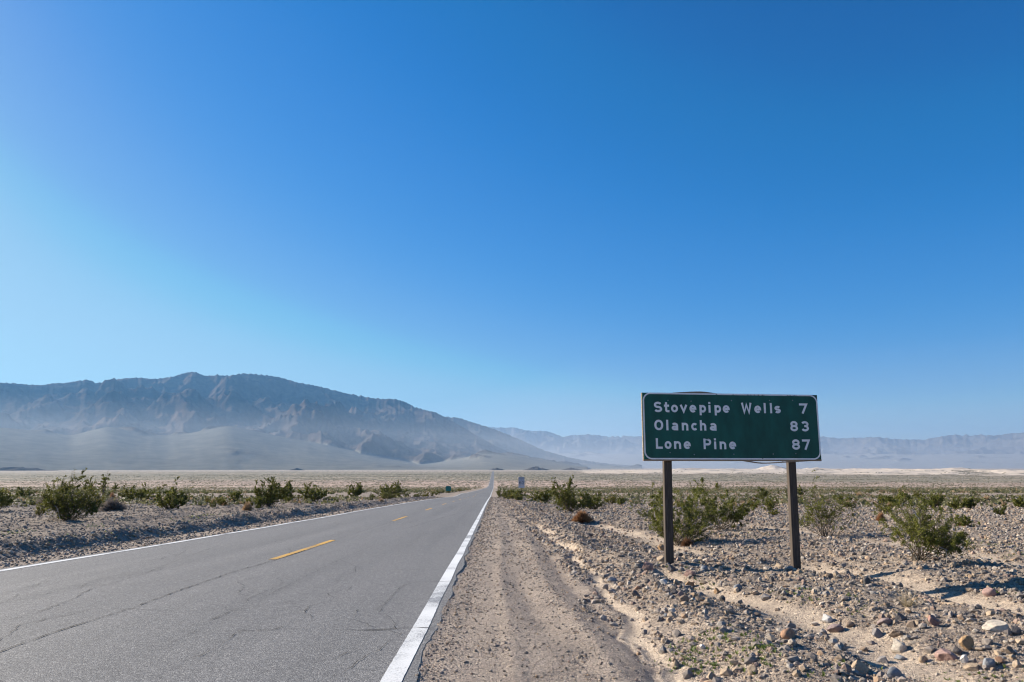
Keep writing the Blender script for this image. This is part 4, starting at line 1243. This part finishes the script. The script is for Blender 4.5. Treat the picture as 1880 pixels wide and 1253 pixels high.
for x, y, zone, sc in spots:
    k = int(r_.integers(0, 7)); me, h0 = MID[k]
    o = link('desert_shrub', me)
    o.location = (x, y, zat(x, y) - .02)
    o.rotation_euler = (0, 0, r_.random() * 6.28)
    sc *= 1.12
    o.scale = (sc * r_.uniform(.9, 1.2), sc * r_.uniform(.9, 1.2), sc * r_.uniform(.85, 1.15))
    tcol, tn = TONES[int(r_.choice(4, p=[.42, .28, .2, .1]))]
    o.color = (*tcol, 1)
    size = 'large' if sc * h0 > .95 else ('mid-sized' if sc * h0 > .65 else ('small' if sc * h0 > .45 else 'tiny'))
    if zone == 'verge': lab = f'{size} {tn} bush of the far-verge row, {where(x, y)}'
    elif zone == 'row': lab = f'{size} {tn} bush of the speed-sign row, {where(x, y)}'
    else: lab = f'{size} {tn} bush {where(x, y)}'
    mid_obs.append((o, lab))
def finish_labels(obs, cat, group):
    by = {}
    for o, l in obs: by.setdefault(l, []).append(o)
    for l, os_ in by.items():
        if len(os_) == 2:
            os_.sort(key=lambda o: o.location.y)
            for o, pre in zip(os_, ('nearer ', 'farther ')): tag(o, ' '.join((pre + l).split()[:16]), cat, group)
        elif len(os_) == 3:
            os_.sort(key=lambda o: o.location.y)
            for o, pre in zip(os_, ('nearest ', 'middle ', 'farthest ')): tag(o, ' '.join((pre + l).split()[:16]), cat, group)
        else:
            for o in os_: tag(o, ' '.join(l.split()[:16]), cat, group)
finish_labels(mid_obs, 'shrub', 'green desert shrubs')

# the scrub too far and too dense to count
def build_far_scrub():
    r = np.random.default_rng(5)
    N = 60000
    R = 215 + 2300 * r.random(N) ** 1.0
    R = np.where(r.random(N) < .15, r.uniform(60, 420, N), R)
    a = np.radians(r.uniform(-37, 38, N))
    X = R * np.sin(a); Y = R * np.cos(a)
    cl = gnoise(X / 70, Y / 110, 901)
    keep = ((X > ROAD_R + 4.5) | (X < ROAD_L - 4.5)) & (cl + r.normal(0, .35, N) > -.25 + .25 * (R > 900))
    X, Y, R = X[keep], Y[keep], R[keep]; n = len(X)
    Z = terrain(X, Y)
    s = r.uniform(.30, .90, n) * np.where(R < 230, .6, 1.0) * (1 + .7 * smoothstep(500, 1500, R))
    # clumps of bush between the dunes
    m_ = 3000; a2 = np.radians(r.uniform(4.5, 38, m_)); R2 = r.uniform(2450, 4300, m_)
    X2, Y2 = R2 * np.sin(a2), R2 * np.cos(a2); k2 = gnoise(X2 / 160, Y2 / 300, 955) > .02
    X2, Y2 = X2[k2], Y2[k2]; Z2, _, d2 = dune_z(X2, Y2); k2 = d2 < .5; X2, Y2, Z2 = X2[k2], Y2[k2], Z2[k2]
    X = np.concatenate([X, X2]); Y = np.concatenate([Y, Y2]); Z = np.concatenate([Z, Z2]); s = np.concatenate([s, r.uniform(1.2, 3.4, len(X2))]); n = len(X)
    K = 9
    d = r.normal(size=(n, K, 3)); d[:, :, 2] = np.abs(d[:, :, 2]) * .7
    C = np.stack([X, Y, Z], -1)[:, None] + d * s[:, None, None] * np.array([.55, .55, .55]) + np.array([0, 0, .05])
    C = C.reshape(-1, 3)
    sz = np.repeat(s, K) * .75
    dd = r.normal(size=(len(C), 3)); dd /= np.linalg.norm(dd, axis=1)[:, None]
    e = np.cross(dd, r.normal(size=(len(C), 3))); e /= np.linalg.norm(e, axis=1)[:, None]
    V = np.stack([C - dd * sz[:, None] * .5, C + e * sz[:, None] * .4, C + dd * sz[:, None] * .5, C - e * sz[:, None] * .4], 1).reshape(-1, 3)
    t = r.random(n)[:, None]
    col = (1 - t) * np.array([.10, .105, .042]) + t * np.array([.19, .175, .095])
    br = (r.random(n) < .15)[:, None]
    col = np.where(br, np.array([.27, .19, .11]), col)
    col = np.repeat(np.repeat(col, K, 0), 4, 0)
    o = link('distant_scrub', np_mesh('distant_scrub', V, np.arange(len(V)).reshape(-1, 4), M_leaf, False, col))
    return tag(o, 'low olive scrub dotted over the far valley floor', 'scrub', None, 'stuff')
build_far_scrub()

# ------------------------------------------------------------------ stones
def ico(sub, seed, cuts=0, jit=.0, rnd=None):
    bm = bmesh.new(); bmesh.ops.create_icosphere(bm, subdivisions=sub, radius=1.0)
    V = np.array([v.co[:] for v in bm.verts]); Fq = np.array([[v.index for v in f.verts] for f in bm.faces]); bm.free()
    r = np.random.default_rng(seed)
    if jit: V = V * (1 + r.uniform(-jit, jit, len(V)))[:, None]
    for c in range(cuts):
        n = r.normal(size=3); n /= np.linalg.norm(n); d = r.uniform(.42, .80)
        e = V @ n - d
        V = np.where(e[:, None] > 0, V - n * e[:, None] * .97, V)
    return V, Fq

PAL = [((.215, .195, .185), 'grey'), ((.105, .095, .092), 'dark grey'), ((.34, .25, .165), 'tan'), ((.25, .155, .125), 'reddish'), ((.46, .41, .35), 'pale'), ((.195, .197, .20), 'blue-grey'), ((.30, .185, .10), 'ochre'), ((.18, .152, .145), 'purplish')]
PC = np.array([c for c, _ in PAL]) * .54 + .46 * np.array([.29, .245, .20]); PC = PC * np.array([1.07, 1.05, 1.02]); PWT = np.array([.28, .17, .22, .07, .09, .07, .06, .04]); PWT /= PWT.sum()

def build_pebbles():
    r = np.random.default_rng(11)
    XS, YS, SS = [], [], []
    shells = [(4.6, 7, .0062, 1.0), (7, 10, .0085, 1.0), (10, 15, .014, 1.0), (15, 24, .021, 1.0), (24, 40, .034, .9), (40, 70, .055, .8), (70, 130, .095, .6)]
    for d0_, d1_, smin, mul in shells:
        area = math.radians(76) / 2 * (d1_ ** 2 - d0_ ** 2)
        dens = min(3900, .135 / smin ** 2) * mul
        n = int(area * dens)
        R = np.sqrt(r.uniform(d0_ ** 2, d1_ ** 2, n)); a = np.radians(r.uniform(-37.5, 38.5, n))
        x, y = R * np.sin(a), R * np.cos(a)
        m = (x > ROAD_R + .02) | (x < ROAD_L - .1)
        x, y = x[m], y[m]; n = len(x)
        s = smin * .5 * r.random(n) ** (-1 / 2.1)
        s = np.minimum(s, .033 + .0009 * np.hypot(x, y))
        XS.append(x); YS.append(y); SS.append(s)
    X, Y, S = np.concatenate(XS), np.concatenate(YS), np.concatenate(SS)
    Z, sand, off, rx, lx, RR = terrain(X, Y, True)
    dens = 1 - .84 * sand
    sh = (rx > 0) & (rx < 1.8 + .4 * gnoise(X / .6, Y / 2.0, 307))
    tr = np.exp(-((rx - .18) / .15) ** 2) + np.exp(-((rx - 1.35 - .2 * gnoise(Y / 3, Y * 0, 9)) / .12) ** 2) * .6
    dens = np.where(sh, .20 + .5 * np.clip(tr, 0, 1) + .35 * (gnoise(X / .4, Y / 1.2, 305) > .25), dens)
    S = np.where(sh, np.minimum(S * .68, .010 + .010 * r.random(len(S)) ** 3 + .0009 * np.maximum(RR - 8, 0)), S)
    ls = (lx > 0) & (lx < 1.15)
    dens = np.where(ls, .35, dens); S = np.where(ls, np.minimum(S, .02 + .0006 * RR), S)
    dens = dens * np.where(~sh & ~ls, np.clip(.62 + .75 * fbm(X / .9, Y / 1.1, 311, 3), .12, 1.2), 1)
    bm_ = (lx > 1.15) & (lx < 3.2)
    S = np.where(lx > 1.15, S * .62, S); S = np.where(bm_, S * 1.5, S); dens = np.where(bm_, 1.0, dens)
    k = r.random(len(X)) < dens
    X, Y, Z, S, RR = X[k], Y[k], Z[k], S[k], RR[k]
    n = len(X)
    ci = r.choice(len(PAL), n, p=PWT)
    col = PC[ci] * (0.75 + .5 * r.random(n))[:, None]
    kind = r.integers(0, 10, n)
    yaw = r.random(n) * 6.283; tl = r.normal(0, .35, n)
    sx, sy, sz = S * r.uniform(.75, 1.35, n), S * r.uniform(.75, 1.3, n), S * r.uniform(.5, 1.0, n)
    V_all, F_all, C_all, off_ = [], [], [], 0
    for q in range(10):
        B, Fb = ico(1, 40 + q, 0, .33)
        id_ = np.nonzero(kind == q)[0]
        P = B[None] * np.stack([sx[id_], sy[id_], sz[id_]], -1)[:, None]
        c, s = np.cos(tl[id_])[:, None], np.sin(tl[id_])[:, None]
        py_ = P[..., 1] * c - P[..., 2] * s; pz_ = P[..., 1] * s + P[..., 2] * c
        c, s = np.cos(yaw[id_])[:, None], np.sin(yaw[id_])[:, None]
        px_ = P[..., 0] * c - py_ * s; py2 = P[..., 0] * s + py_ * c
        W = np.stack([px_ + X[id_][:, None], py2 + Y[id_][:, None], pz_ + (Z[id_] + .35 * sz[id_])[:, None]], -1)
        V_all.append(W.reshape(-1, 3)); m = len(B)
        F_all.append((Fb[None] + (np.arange(len(id_)) * m)[:, None, None]).reshape(-1, 3) + off_)
        C_all.append(np.repeat(col[id_], m, 0)); off_ += len(id_) * m
    print('pebbles', n)
    o = link('gravel', np_mesh('gravel', np.concatenate(V_all), np.concatenate(F_all), M_stone, False, np.concatenate(C_all)))
    return tag(o, 'loose mixed gravel and small stones covering the desert verge', 'gravel', None, 'stuff')
build_pebbles()

ROCKS = []
for q in range(12):
    rounded_ = q >= 8
    V, Fq = ico(3, 60 + q, 3 if rounded_ else 13, .0)
    nz = fbm(V[:, 0] * 1.4 + q, V[:, 1] * 1.4 + V[:, 2], 70 + q, 3)
    V = V * (1 + (.10 if rounded_ else .09) * nz)[:, None]
    if not rounded_:
        V = V * (1 + .025 * np.random.default_rng(q).normal(size=len(V)))[:, None]
    V /= np.abs(V).max(0)
    ROCKS.append(np_mesh('rock', V, Fq, M_rock, rounded_))
COLN = dict(black=(.055, .055, .058), dark=(.10, .09, .09), grey=(.22, .205, .20), bluegrey=(.19, .21, .235), tan=(.38, .285, .19), pale=(.52, .455, .37), white=(.60, .58, .55), ochre=(.36, .22, .105), orange=(.36, .20, .12), brown=(.20, .145, .105), pink=(.34, .215, .185), purple=(.20, .15, .15), red=(.28, .15, .125))
rr_ = np.random.default_rng(31)
def put_rock(x, y, wx, hgt, colr, mesh_i, rz, tilt=.15, sink=.22, dy=None):
    o = link('rock', ROCKS[mesh_i])
    z = zat(x, y)
    o.scale = (wx / 2, (dy or wx * rr_.uniform(.65, 1.0)) / 2, hgt / 2)
    o.location = (x, y, z + hgt * (.5 - sink))
    o.rotation_euler = (rr_.normal(0, tilt), rr_.normal(0, tilt), rz)
    o.color = (*[c_ * .82 + .18 * d_ for c_, d_ in zip(colr, (.285, .24, .195))], 1)
    return o
# px centre x, base y, width px, height/width, colour, rounded?, label
BIG = [
 (1594, 1073, 15, .95, 'black', 1, 'black round cobble standing alone on the sandy wash'),
 (1822, 1095, 26, .66, 'pink', 1, 'pinkish brown cobble at the rim of the sign shadow'),
 (1520, 1143, 21, .85, 'white', 0, 'white angular block beside the sandy channel'),
 (1514, 1166, 15, .85, 'grey', 0, 'grey upright stone leaning on the dark purple lump by the channel'),
 (1540, 1161, 31, .55, 'purple', 0, 'dark purple lump on the edge of the sandy channel'),
 (1563, 1152, 18, .55, 'brown', 1, 'flat brown stone just past the dark purple lump'),
 (1632, 1149, 31, .52, 'purple', 0, 'long grey-purple slab heading the cluster above the channel'),
 (1657, 1141, 26, .62, 'dark', 0, 'dark stone wedged behind the long grey-purple slab'),
 (1721, 1151, 28, .84, 'red', 0, 'reddish purple boulder on the gravel above the ochre block'),
 (1678, 1152, 22, .62, 'brown', 0, 'brown stone between the long slab and the reddish boulder'),
 (1616, 1171, 27, .68, 'grey', 0, 'grey striped rock below the long grey-purple slab'),
 (1649, 1169, 29, .50, 'brown', 0, 'tan-brown rock next to the grey striped rock'),
 (1654, 1198, 30, 1.0, 'pale', 0, 'tall pale tan block in the middle of the sandy channel'),
 (1782, 1192, 31, .92, 'ochre', 0, 'ochre block, tallest of its cluster near the corner of the verge'),
 (1746, 1213, 42, .55, 'pink', 0, 'pink-purple wedge below the ochre block'),
 (1760, 1203, 18, .8, 'dark', 0, 'dark stone between the pink-purple wedge and the ochre block'),
 (1774, 1217, 15, 1.05, 'white', 0, 'small white stone at the tip of the pink-purple wedge'),
 (1820, 1226, 27, .74, 'bluegrey', 1, 'rounded blue-grey cobble beyond the ochre block'),
 (1846, 1162, 60, .32, 'pale', 0, 'long pale flat slab near the picture edge'),
 (1868, 1166, 24, .7, 'dark', 0, 'dark rock at the end of the long pale slab'),
 (1699, 1217, 19, .68, 'tan', 1, 'tan rounded stone alone on the channel sand'),
 (1586, 1240, 48, .58, 'tan', 0, 'largest beige-grey boulder in the gravel at the bottom'),
 (1646, 1246, 29, .66, 'bluegrey', 1, 'blue-grey rounded cobble beside the largest beige boulder'),
 (1589, 1196, 16, .6, 'brown', 1, 'dark brown stone on the lip of the channel'),
 (1452, 1174, 32, .60, 'orange', 1, 'orange-brown rounded boulder on the gravel bank'),
 (1453, 1158, 23, .6, 'grey', 0, 'grey stone sitting on top of the orange-brown boulder'),
 (1859, 1204, 22, .8, 'brown', 0, 'brown squarish rock close to the picture edge'),
 (1839, 1219, 16, .8, 'orange', 0, 'orange stone next to the rounded blue-grey cobble'),
 (1794, 1233, 36, .30, 'tan', 0, 'flat tan slab on sand below the rounded blue-grey cobble'),
 (1655, 1212, 22, .45, 'bluegrey', 0, 'flat blue-grey stone below the tall pale block'),
 (1626, 1218, 26, .5, 'grey', 0, 'flat grey stone near the tall pale block, on the gravel side'),
 (1384, 1238, 20, .9, 'tan', 1, 'smooth tan egg-shaped cobble standing on end'),
 (1383, 1211, 16, .9, 'grey', 0, 'small upright grey block above the egg-shaped cobble'),
 (1350, 1222, 22, .45, 'tan', 0, 'flat tan stone beside the egg-shaped cobble'),
 (1292, 1193, 18, .55, 'white', 0, 'flat whitish stone among green seedlings'),
 (1223, 1133, 10, .9, 'bluegrey', 0, 'little blue-grey stone beside the narrow rut'),
 (1124, 1068, 21, .5, 'bluegrey', 1, 'blue-grey flat cobble beside the shoulder'),
 (1113, 1082, 13, .8, 'grey', 0, 'grey stone next to the blue-grey flat cobble by the shoulder'),
 (1171, 1083, 13, .6, 'orange', 0, 'pale orange stone among dark clods near the shoulder'),
 (1168, 1096, 18, .7, 'dark', 0, 'dark clod below the pale orange stone'),
 (1220, 1073, 18, .65, 'white', 0, 'whitish purple stone in front of the near sign post'),
 (1244, 1076, 16, .85, 'tan', 0, 'pointed tan stone in front of the near sign post'),
 (1266, 1079, 21, .60, 'ochre', 0, 'ochre rock beside the pointed tan stone'),
 (1292, 1073, 15, .65, 'tan', 0, 'tan rock on sand between the sign posts'),
 (1357, 1083, 18, .65, 'bluegrey', 1, 'rounded pale grey-blue stone on sand between the sign posts'),
 (1317, 1090, 14, .85, 'ochre', 0, 'ochre upright stone on sand below the sign'),
 (1287, 1095, 16, .55, 'grey', 1, 'grey rounded stone on sand below the sign'),
 (1259, 1110, 21, .9, 'brown', 0, 'brown peaked rock at the head of the sandy channel'),
 (1284, 1106, 23, .5, 'brown', 0, 'brown-grey low rock right of the brown peaked rock'),
 (1239, 1091, 14, .8, 'dark', 0, 'dark purple stone behind the brown peaked rock'),
 (1251, 1097, 13, .9, 'purple', 0, 'slate purple stone touching the brown peaked rock'),
 (1327, 1104, 13, .8, 'black', 0, 'black sharp stone on the channel sand'),
 (1410, 1101, 23, .55, 'grey', 0, 'grey-brown rock half in shade by green weeds'),
 (1391, 1131, 15, .5, 'brown', 0, 'low dark brown stone alone on the channel sand'),
 (1428, 1122, 12, .5, 'brown', 0, 'small dark stone farther along the channel sand'),
 (1214, 1011, 15, 1.0, 'ochre', 0, 'ochre rock on the road side of the near post'),
 (1216, 1031, 19, .75, 'tan', 1, 'tan rock touching the foot of the near post'),
 (1190, 1048, 25, .72, 'pink', 0, 'pinkish purple rock beside the near post, on the road side'),
 (1233, 1050, 17, .7, 'dark', 0, 'dark rock just in front of the near post'),
 (1251, 1025, 13, .8, 'black', 0, 'black rock on the desert side of the near post'),
 (1294, 1049, 16, .6, 'bluegrey', 1, 'blue-grey cobble between the posts'),
 (1268, 1000, 17, .6, 'purple', 1, 'brown-purple rock in the shade of the big bush'),
 (1450, 1003, 13, .5, 'brown', 0, 'brown rock behind the outer post'),
 (1490, 1004, 11, .8, 'brown', 1, 'round brown rock past the outer post'),
 (1433, 1044, 22, .55, 'tan', 0, 'yellowish tan rock beside the foot of the outer post'),
 (1453, 1047, 14, .6, 'grey', 1, 'grey rock touching the foot of the outer post'),
 (1551, 1042, 13, .6, 'grey', 0, 'grey stone on sand beside the post shadow'),
 (1268, 1060, 26, .45, 'pink', 0, 'long pinkish stone in the gravel between the posts'),
 (1352, 1040, 10, .7, 'dark', 0, 'small dark rock in the shaded hollow between the posts'),
 (1418, 1068, 12, .8, 'dark', 0, 'dark upright stone in front of the outer post'),
]
rock_spots = []
for k, (bx, by, wp, ar, cn, rd, lab) in enumerate(BIG):
    p = at(bx, by); s = to_px(*p)[2] / F
    mi = int(rr_.integers(8, 12)) if rd else int(rr_.integers(0, 8))
    w = wp * s * .92
    o = put_rock(p.x, p.y + w * .3, w, w * ar * 1.25, COLN[cn], mi, rr_.uniform(-.5, .5), .10, .28)
    tag(o, lab, 'rock', 'rocks strewn along the verge')
    rock_spots.append((p.x, p.y + w * .3, w))
RM = [(Vector((rock_spots[i][0], rock_spots[i][1], 0)), n) for i, n in ((0, 'the black round cobble'), (2, 'the white angular block'), (6, 'the long grey-purple slab'), (12, 'the tall pale block'), (13, 'the ochre block'), (21, 'the largest beige boulder'),
      (24, 'the orange-brown boulder'), (31, 'the egg-shaped cobble'), (36, 'the blue-grey cobble by the shoulder'), (47, 'the brown peaked rock'), (52, 'the shaded rock by weeds'))]
RM += [(at(1229, 1031), 'the near sign post'), (at(1465, 1041), 'the outer sign post'), (at(1690, 1030), 'the dense dark bush'), (at(1516, 986), 'the thin bare bush'), (at(1322, 972), 'the round bush behind the sign'), (at(1068, 959), 'the orange dry bush'), (at(117, 955), 'the ragged dark bush'), (at(311, 936), 'the rounded far-verge bush'), (at(455, 937), 'the pale orange dry ball')]
def rwhere(x, y):
    m, n = min(RM, key=lambda m: math.hypot(m[0].x - x, m[0].y - y))
    d = math.hypot(m.x - x, m.y - y)
    ang = math.degrees(math.atan2(x - m.x, y - m.y))
    side = 'behind' if abs(ang) < 45 else ('in front of' if abs(ang) > 135 else None)
    toward = (ang < 0) == (x > -4)
    dd = 'right' if d < .6 else ('a step' if d < 1.3 else ('a few steps' if d < 4 else 'well'))
    if side: return f'{dd} {side} {n}'
    return f'{dd} {"roadward" if toward else "outward"} of {n}'
extra = []
tr = 0
while len(extra) < 225 and tr < 30000:
    tr += 1
    if rr_.random() < .74:
        R = 6.2 + 17 * rr_.random() ** 1.3; a = math.radians(rr_.uniform(3, 37)); x, y = R * math.sin(a), R * math.cos(a)
        if x < ROAD_R + 3.0: continue
    else:
        y = rr_.uniform(13, 40); x = ROAD_L - rr_.uniform(1.5, 12) 
        if x < -.72 * y: continue
    _, sd, *_r = terrain(np.array([x]), np.array([y]), True)
    if rr_.random() < sd[0] * .9: continue
    R = math.hypot(x, y)
    w = (.042 + .066 * rr_.random() ** 2.6) * (.72 + R / 42)
    if any((x - a_) ** 2 + (y - b_) ** 2 < (.5 * (w + c_)) ** 2 for a_, b_, c_ in rock_spots): continue
    ci = int(rr_.choice(len(PAL), p=PWT)); c = (np.array(PAL[ci][0]) * .75 + .25 * np.array([.285, .24, .195])) * rr_.uniform(.85, 1.15)
    mi = int(rr_.integers(0, 12)); ar = rr_.uniform(.5, .95)
    o = put_rock(x, y, w, w * ar, tuple(c), mi, rr_.random() * 6.28, .3, .32)
    rock_spots.append((x, y, w))
    sh = 'flat' if ar < .6 else ('rounded' if mi >= 8 else ('blocky' if ar > .8 else 'angular'))
    sz = 'bigger' if w * 735 / R > 11 else ('fist-sized' if w > .09 else 'small')
    extra.append((o, f'{sz} {PAL[ci][1]} {sh} rock {rwhere(x, y)}'))
finish_labels(extra, 'rock', 'rocks strewn along the verge')

# ------------------------------------------------------------------ green seedlings and dead grass
def build_weeds():
    r = np.random.default_rng(41)
    C = [(1330, 1160, .22, 46), (1395, 1195, .14, 40), (1283, 1192, .24, 46), (1290, 1222, .20, 36), (1258, 1216, .14, 20), (1440, 1090, .2, 26), (1478, 1084, .16, 24), (1300, 1078, .2, 22), (1275, 1060, .15, 14), (1480, 1098, .14, 20), (1560, 1096, .25, 26), (1600, 1118, .25, 24), (1810, 1000, .9, 70), (1850, 1012, .8, 60), (1780, 1005, .6, 40), (1860, 1085, .3, 14),
         (1393, 1190, .10, 20), (1700, 1253, .3, 20), (1840, 1240, .25, 22), (1500, 1245, .2, 12), (1385, 1232, .2, 14), (1250, 1040, .3, 18), (1168, 1010, .4, 20), (1120, 1010, .3, 12), (1440, 1185, .12, 10), (1530, 1220, .12, 10),
         (30, 978, .5, 46), (170, 967, .5, 30), (345, 956, .5, 34), (380, 947, .5, 40), (362, 951, .4, 30), (255, 972, .7, 26), (440, 945, .8, 30), (100, 990, .8, 30), (200, 985, .8, 30), (530, 935, 1.0, 30), (1395, 980, 1.0, 40), (1340, 985, .7, 20), (1560, 960, 1.2, 40)]
    LV, COLS = [], []
    for bx, by, rad, n in C:
        p = at(bx, by)
        for _ in range(n):
            x = p.x + r.normal(0, rad * .55); y = p.y + r.normal(0, rad * .8)
            if ROAD_L - 1.2 < x < ROAD_R + 1.2: continue
            z = zat(x, y); m = int(r.integers(5, 11)); h = r.uniform(.010, .030) * (1 + p.y / 30)
            az = r.random(m) * 6.28; el = r.uniform(.3, 1.25, m)
            d = np.stack([np.cos(az) * np.cos(el), np.sin(az) * np.cos(el), np.sin(el)], 1)
            e = np.stack([-np.sin(az), np.cos(az), 0 * az], 1)
            o_ = np.array([x, y, z]); L = (h * r.uniform(.7, 1.3, m))[:, None]
            LV.append(np.stack([o_ + 0 * d, o_ + d * L * .55 + e * L * .18, o_ + d * L, o_ + d * L * .55 - e * L * .18], 1).reshape(-1, 3))
            t = r.random()
            COLS.append(np.tile((1 - t) * np.array([.10, .15, .035]) + t * np.array([.20, .23, .07]), (4 * m, 1)))
    V = np.concatenate(LV)
    o = link('weeds', np_mesh('weeds', V, np.arange(len(V)).reshape(-1, 4), M_weed, False, np.concatenate(COLS)))
    return tag(o, 'tiny bright green seedlings sprouting between the stones', 'weeds', None, 'stuff')
build_weeds()
def dead_grass(px, py, n, h, lab):
    r = np.random.default_rng(43); p = at(px, py)
    az = r.random(n) * 6.28; el = r.uniform(.35, 1.4, n)
    d = np.stack([np.cos(az) * np.cos(el), np.sin(az) * np.cos(el), np.sin(el)], 1); L = (h * r.uniform(.5, 1.2, n))[:, None]
    e = np.cross(d, r.normal(size=(n, 3))); e /= np.linalg.norm(e, axis=1)[:, None]
    b0 = r.normal(0, .03, (n, 3)) * np.array([1, 1, 0])
    V = np.stack([b0 - e * .0016, b0 + e * .0016, b0 + d * L + e * .0007, b0 + d * L - e * .0007], 1).reshape(-1, 3)
    c = np.repeat(np.array([.42, .33, .19]) * r.uniform(.6, 1.2, (n, 1)), 4, 0)
    o = link('dead_grass_tuft', np_mesh('dead_grass_tuft', V, np.arange(4 * n).reshape(-1, 4), M_dry, False, c)); o.location = p
    tag(o, lab, 'grass tuft')
dead_grass(1668, 1114, 130, .20, 'wispy straw grass tuft in the gravel below the sign shadow')

# ------------------------------------------------------------------ haze
def build_haze():
    bm = bmesh.new(); top = max(max(v.co.z for v in o.data.vertices) for o in COL.objects if o.name.startswith('mountains')) + 60
    box(bm, (0, 0, (top - 70) / 2.0), (66000, 66000, top + 70))
    m = bpy.data.materials.new('haze'); m.use_nodes = True
    nt = m.node_tree; nt.nodes.clear()
    v = nt.nodes.new('ShaderNodeVolumePrincipled')
    v.inputs['Color'].default_value = (.25, .56, 1.0, 1)
    v.inputs['Density'].default_value = HAZE_DENSITY
    v.inputs['Anisotropy'].default_value = .18
    o_ = nt.nodes.new('ShaderNodeOutputMaterial'); nt.links.new(v.outputs[0], o_.inputs['Volume'])
    tag(bm_obj('haze', bm, m, None), 'thin pale dust haze over the valley', 'haze', None, 'stuff')
build_haze()

def build_dust():
    # low bank of blown dust lying over the far valley floor
    n = 96; r0, r1, z0, z1 = 4300.0, 24000.0, -62.0, 500.0
    an = np.radians(np.linspace(-58, 58, n))
    r0 = 5900 - 2600 * smoothstep(math.radians(-8), math.radians(8), an)
    V = np.concatenate([np.stack([r * np.sin(an), r * np.cos(an), np.full(n, z)], -1) for r, z in ((r0, z0), (r1, z0), (r1, z1), (r0, z1))])
    Fq = []
    for k in range(4):
        a, b_ = k * n, ((k + 1) % 4) * n
        Fq += [[a + i, a + i + 1, b_ + i + 1, b_ + i] for i in range(n - 1)]
    Fq += [[0, n, 2 * n, 3 * n], [4 * n - 1, 3 * n - 1, 2 * n - 1, n - 1]]
    m = bpy.data.materials.new('blown dust'); m.use_nodes = True
    nt = m.node_tree; nt.nodes.clear()
    v = nt.nodes.new('ShaderNodeVolumePrincipled')
    v.inputs['Color'].default_value = (.88, .91, .98, 1)
    v.inputs['Density'].default_value = DUST_DENSITY
    v.inputs['Anisotropy'].default_value = .35
    o_ = nt.nodes.new('ShaderNodeOutputMaterial'); nt.links.new(v.outputs[0], o_.inputs['Volume'])
    me = np_mesh('dust_haze', V, np.array(Fq), m)
    bm = bmesh.new(); bm.from_mesh(me); bmesh.ops.recalc_face_normals(bm, faces=bm.faces[:]); bm.to_mesh(me); bm.free()
    tag(link('dust_haze', me), 'low whitish bank of blown dust over the far valley', 'haze', None, 'stuff')
build_dust()
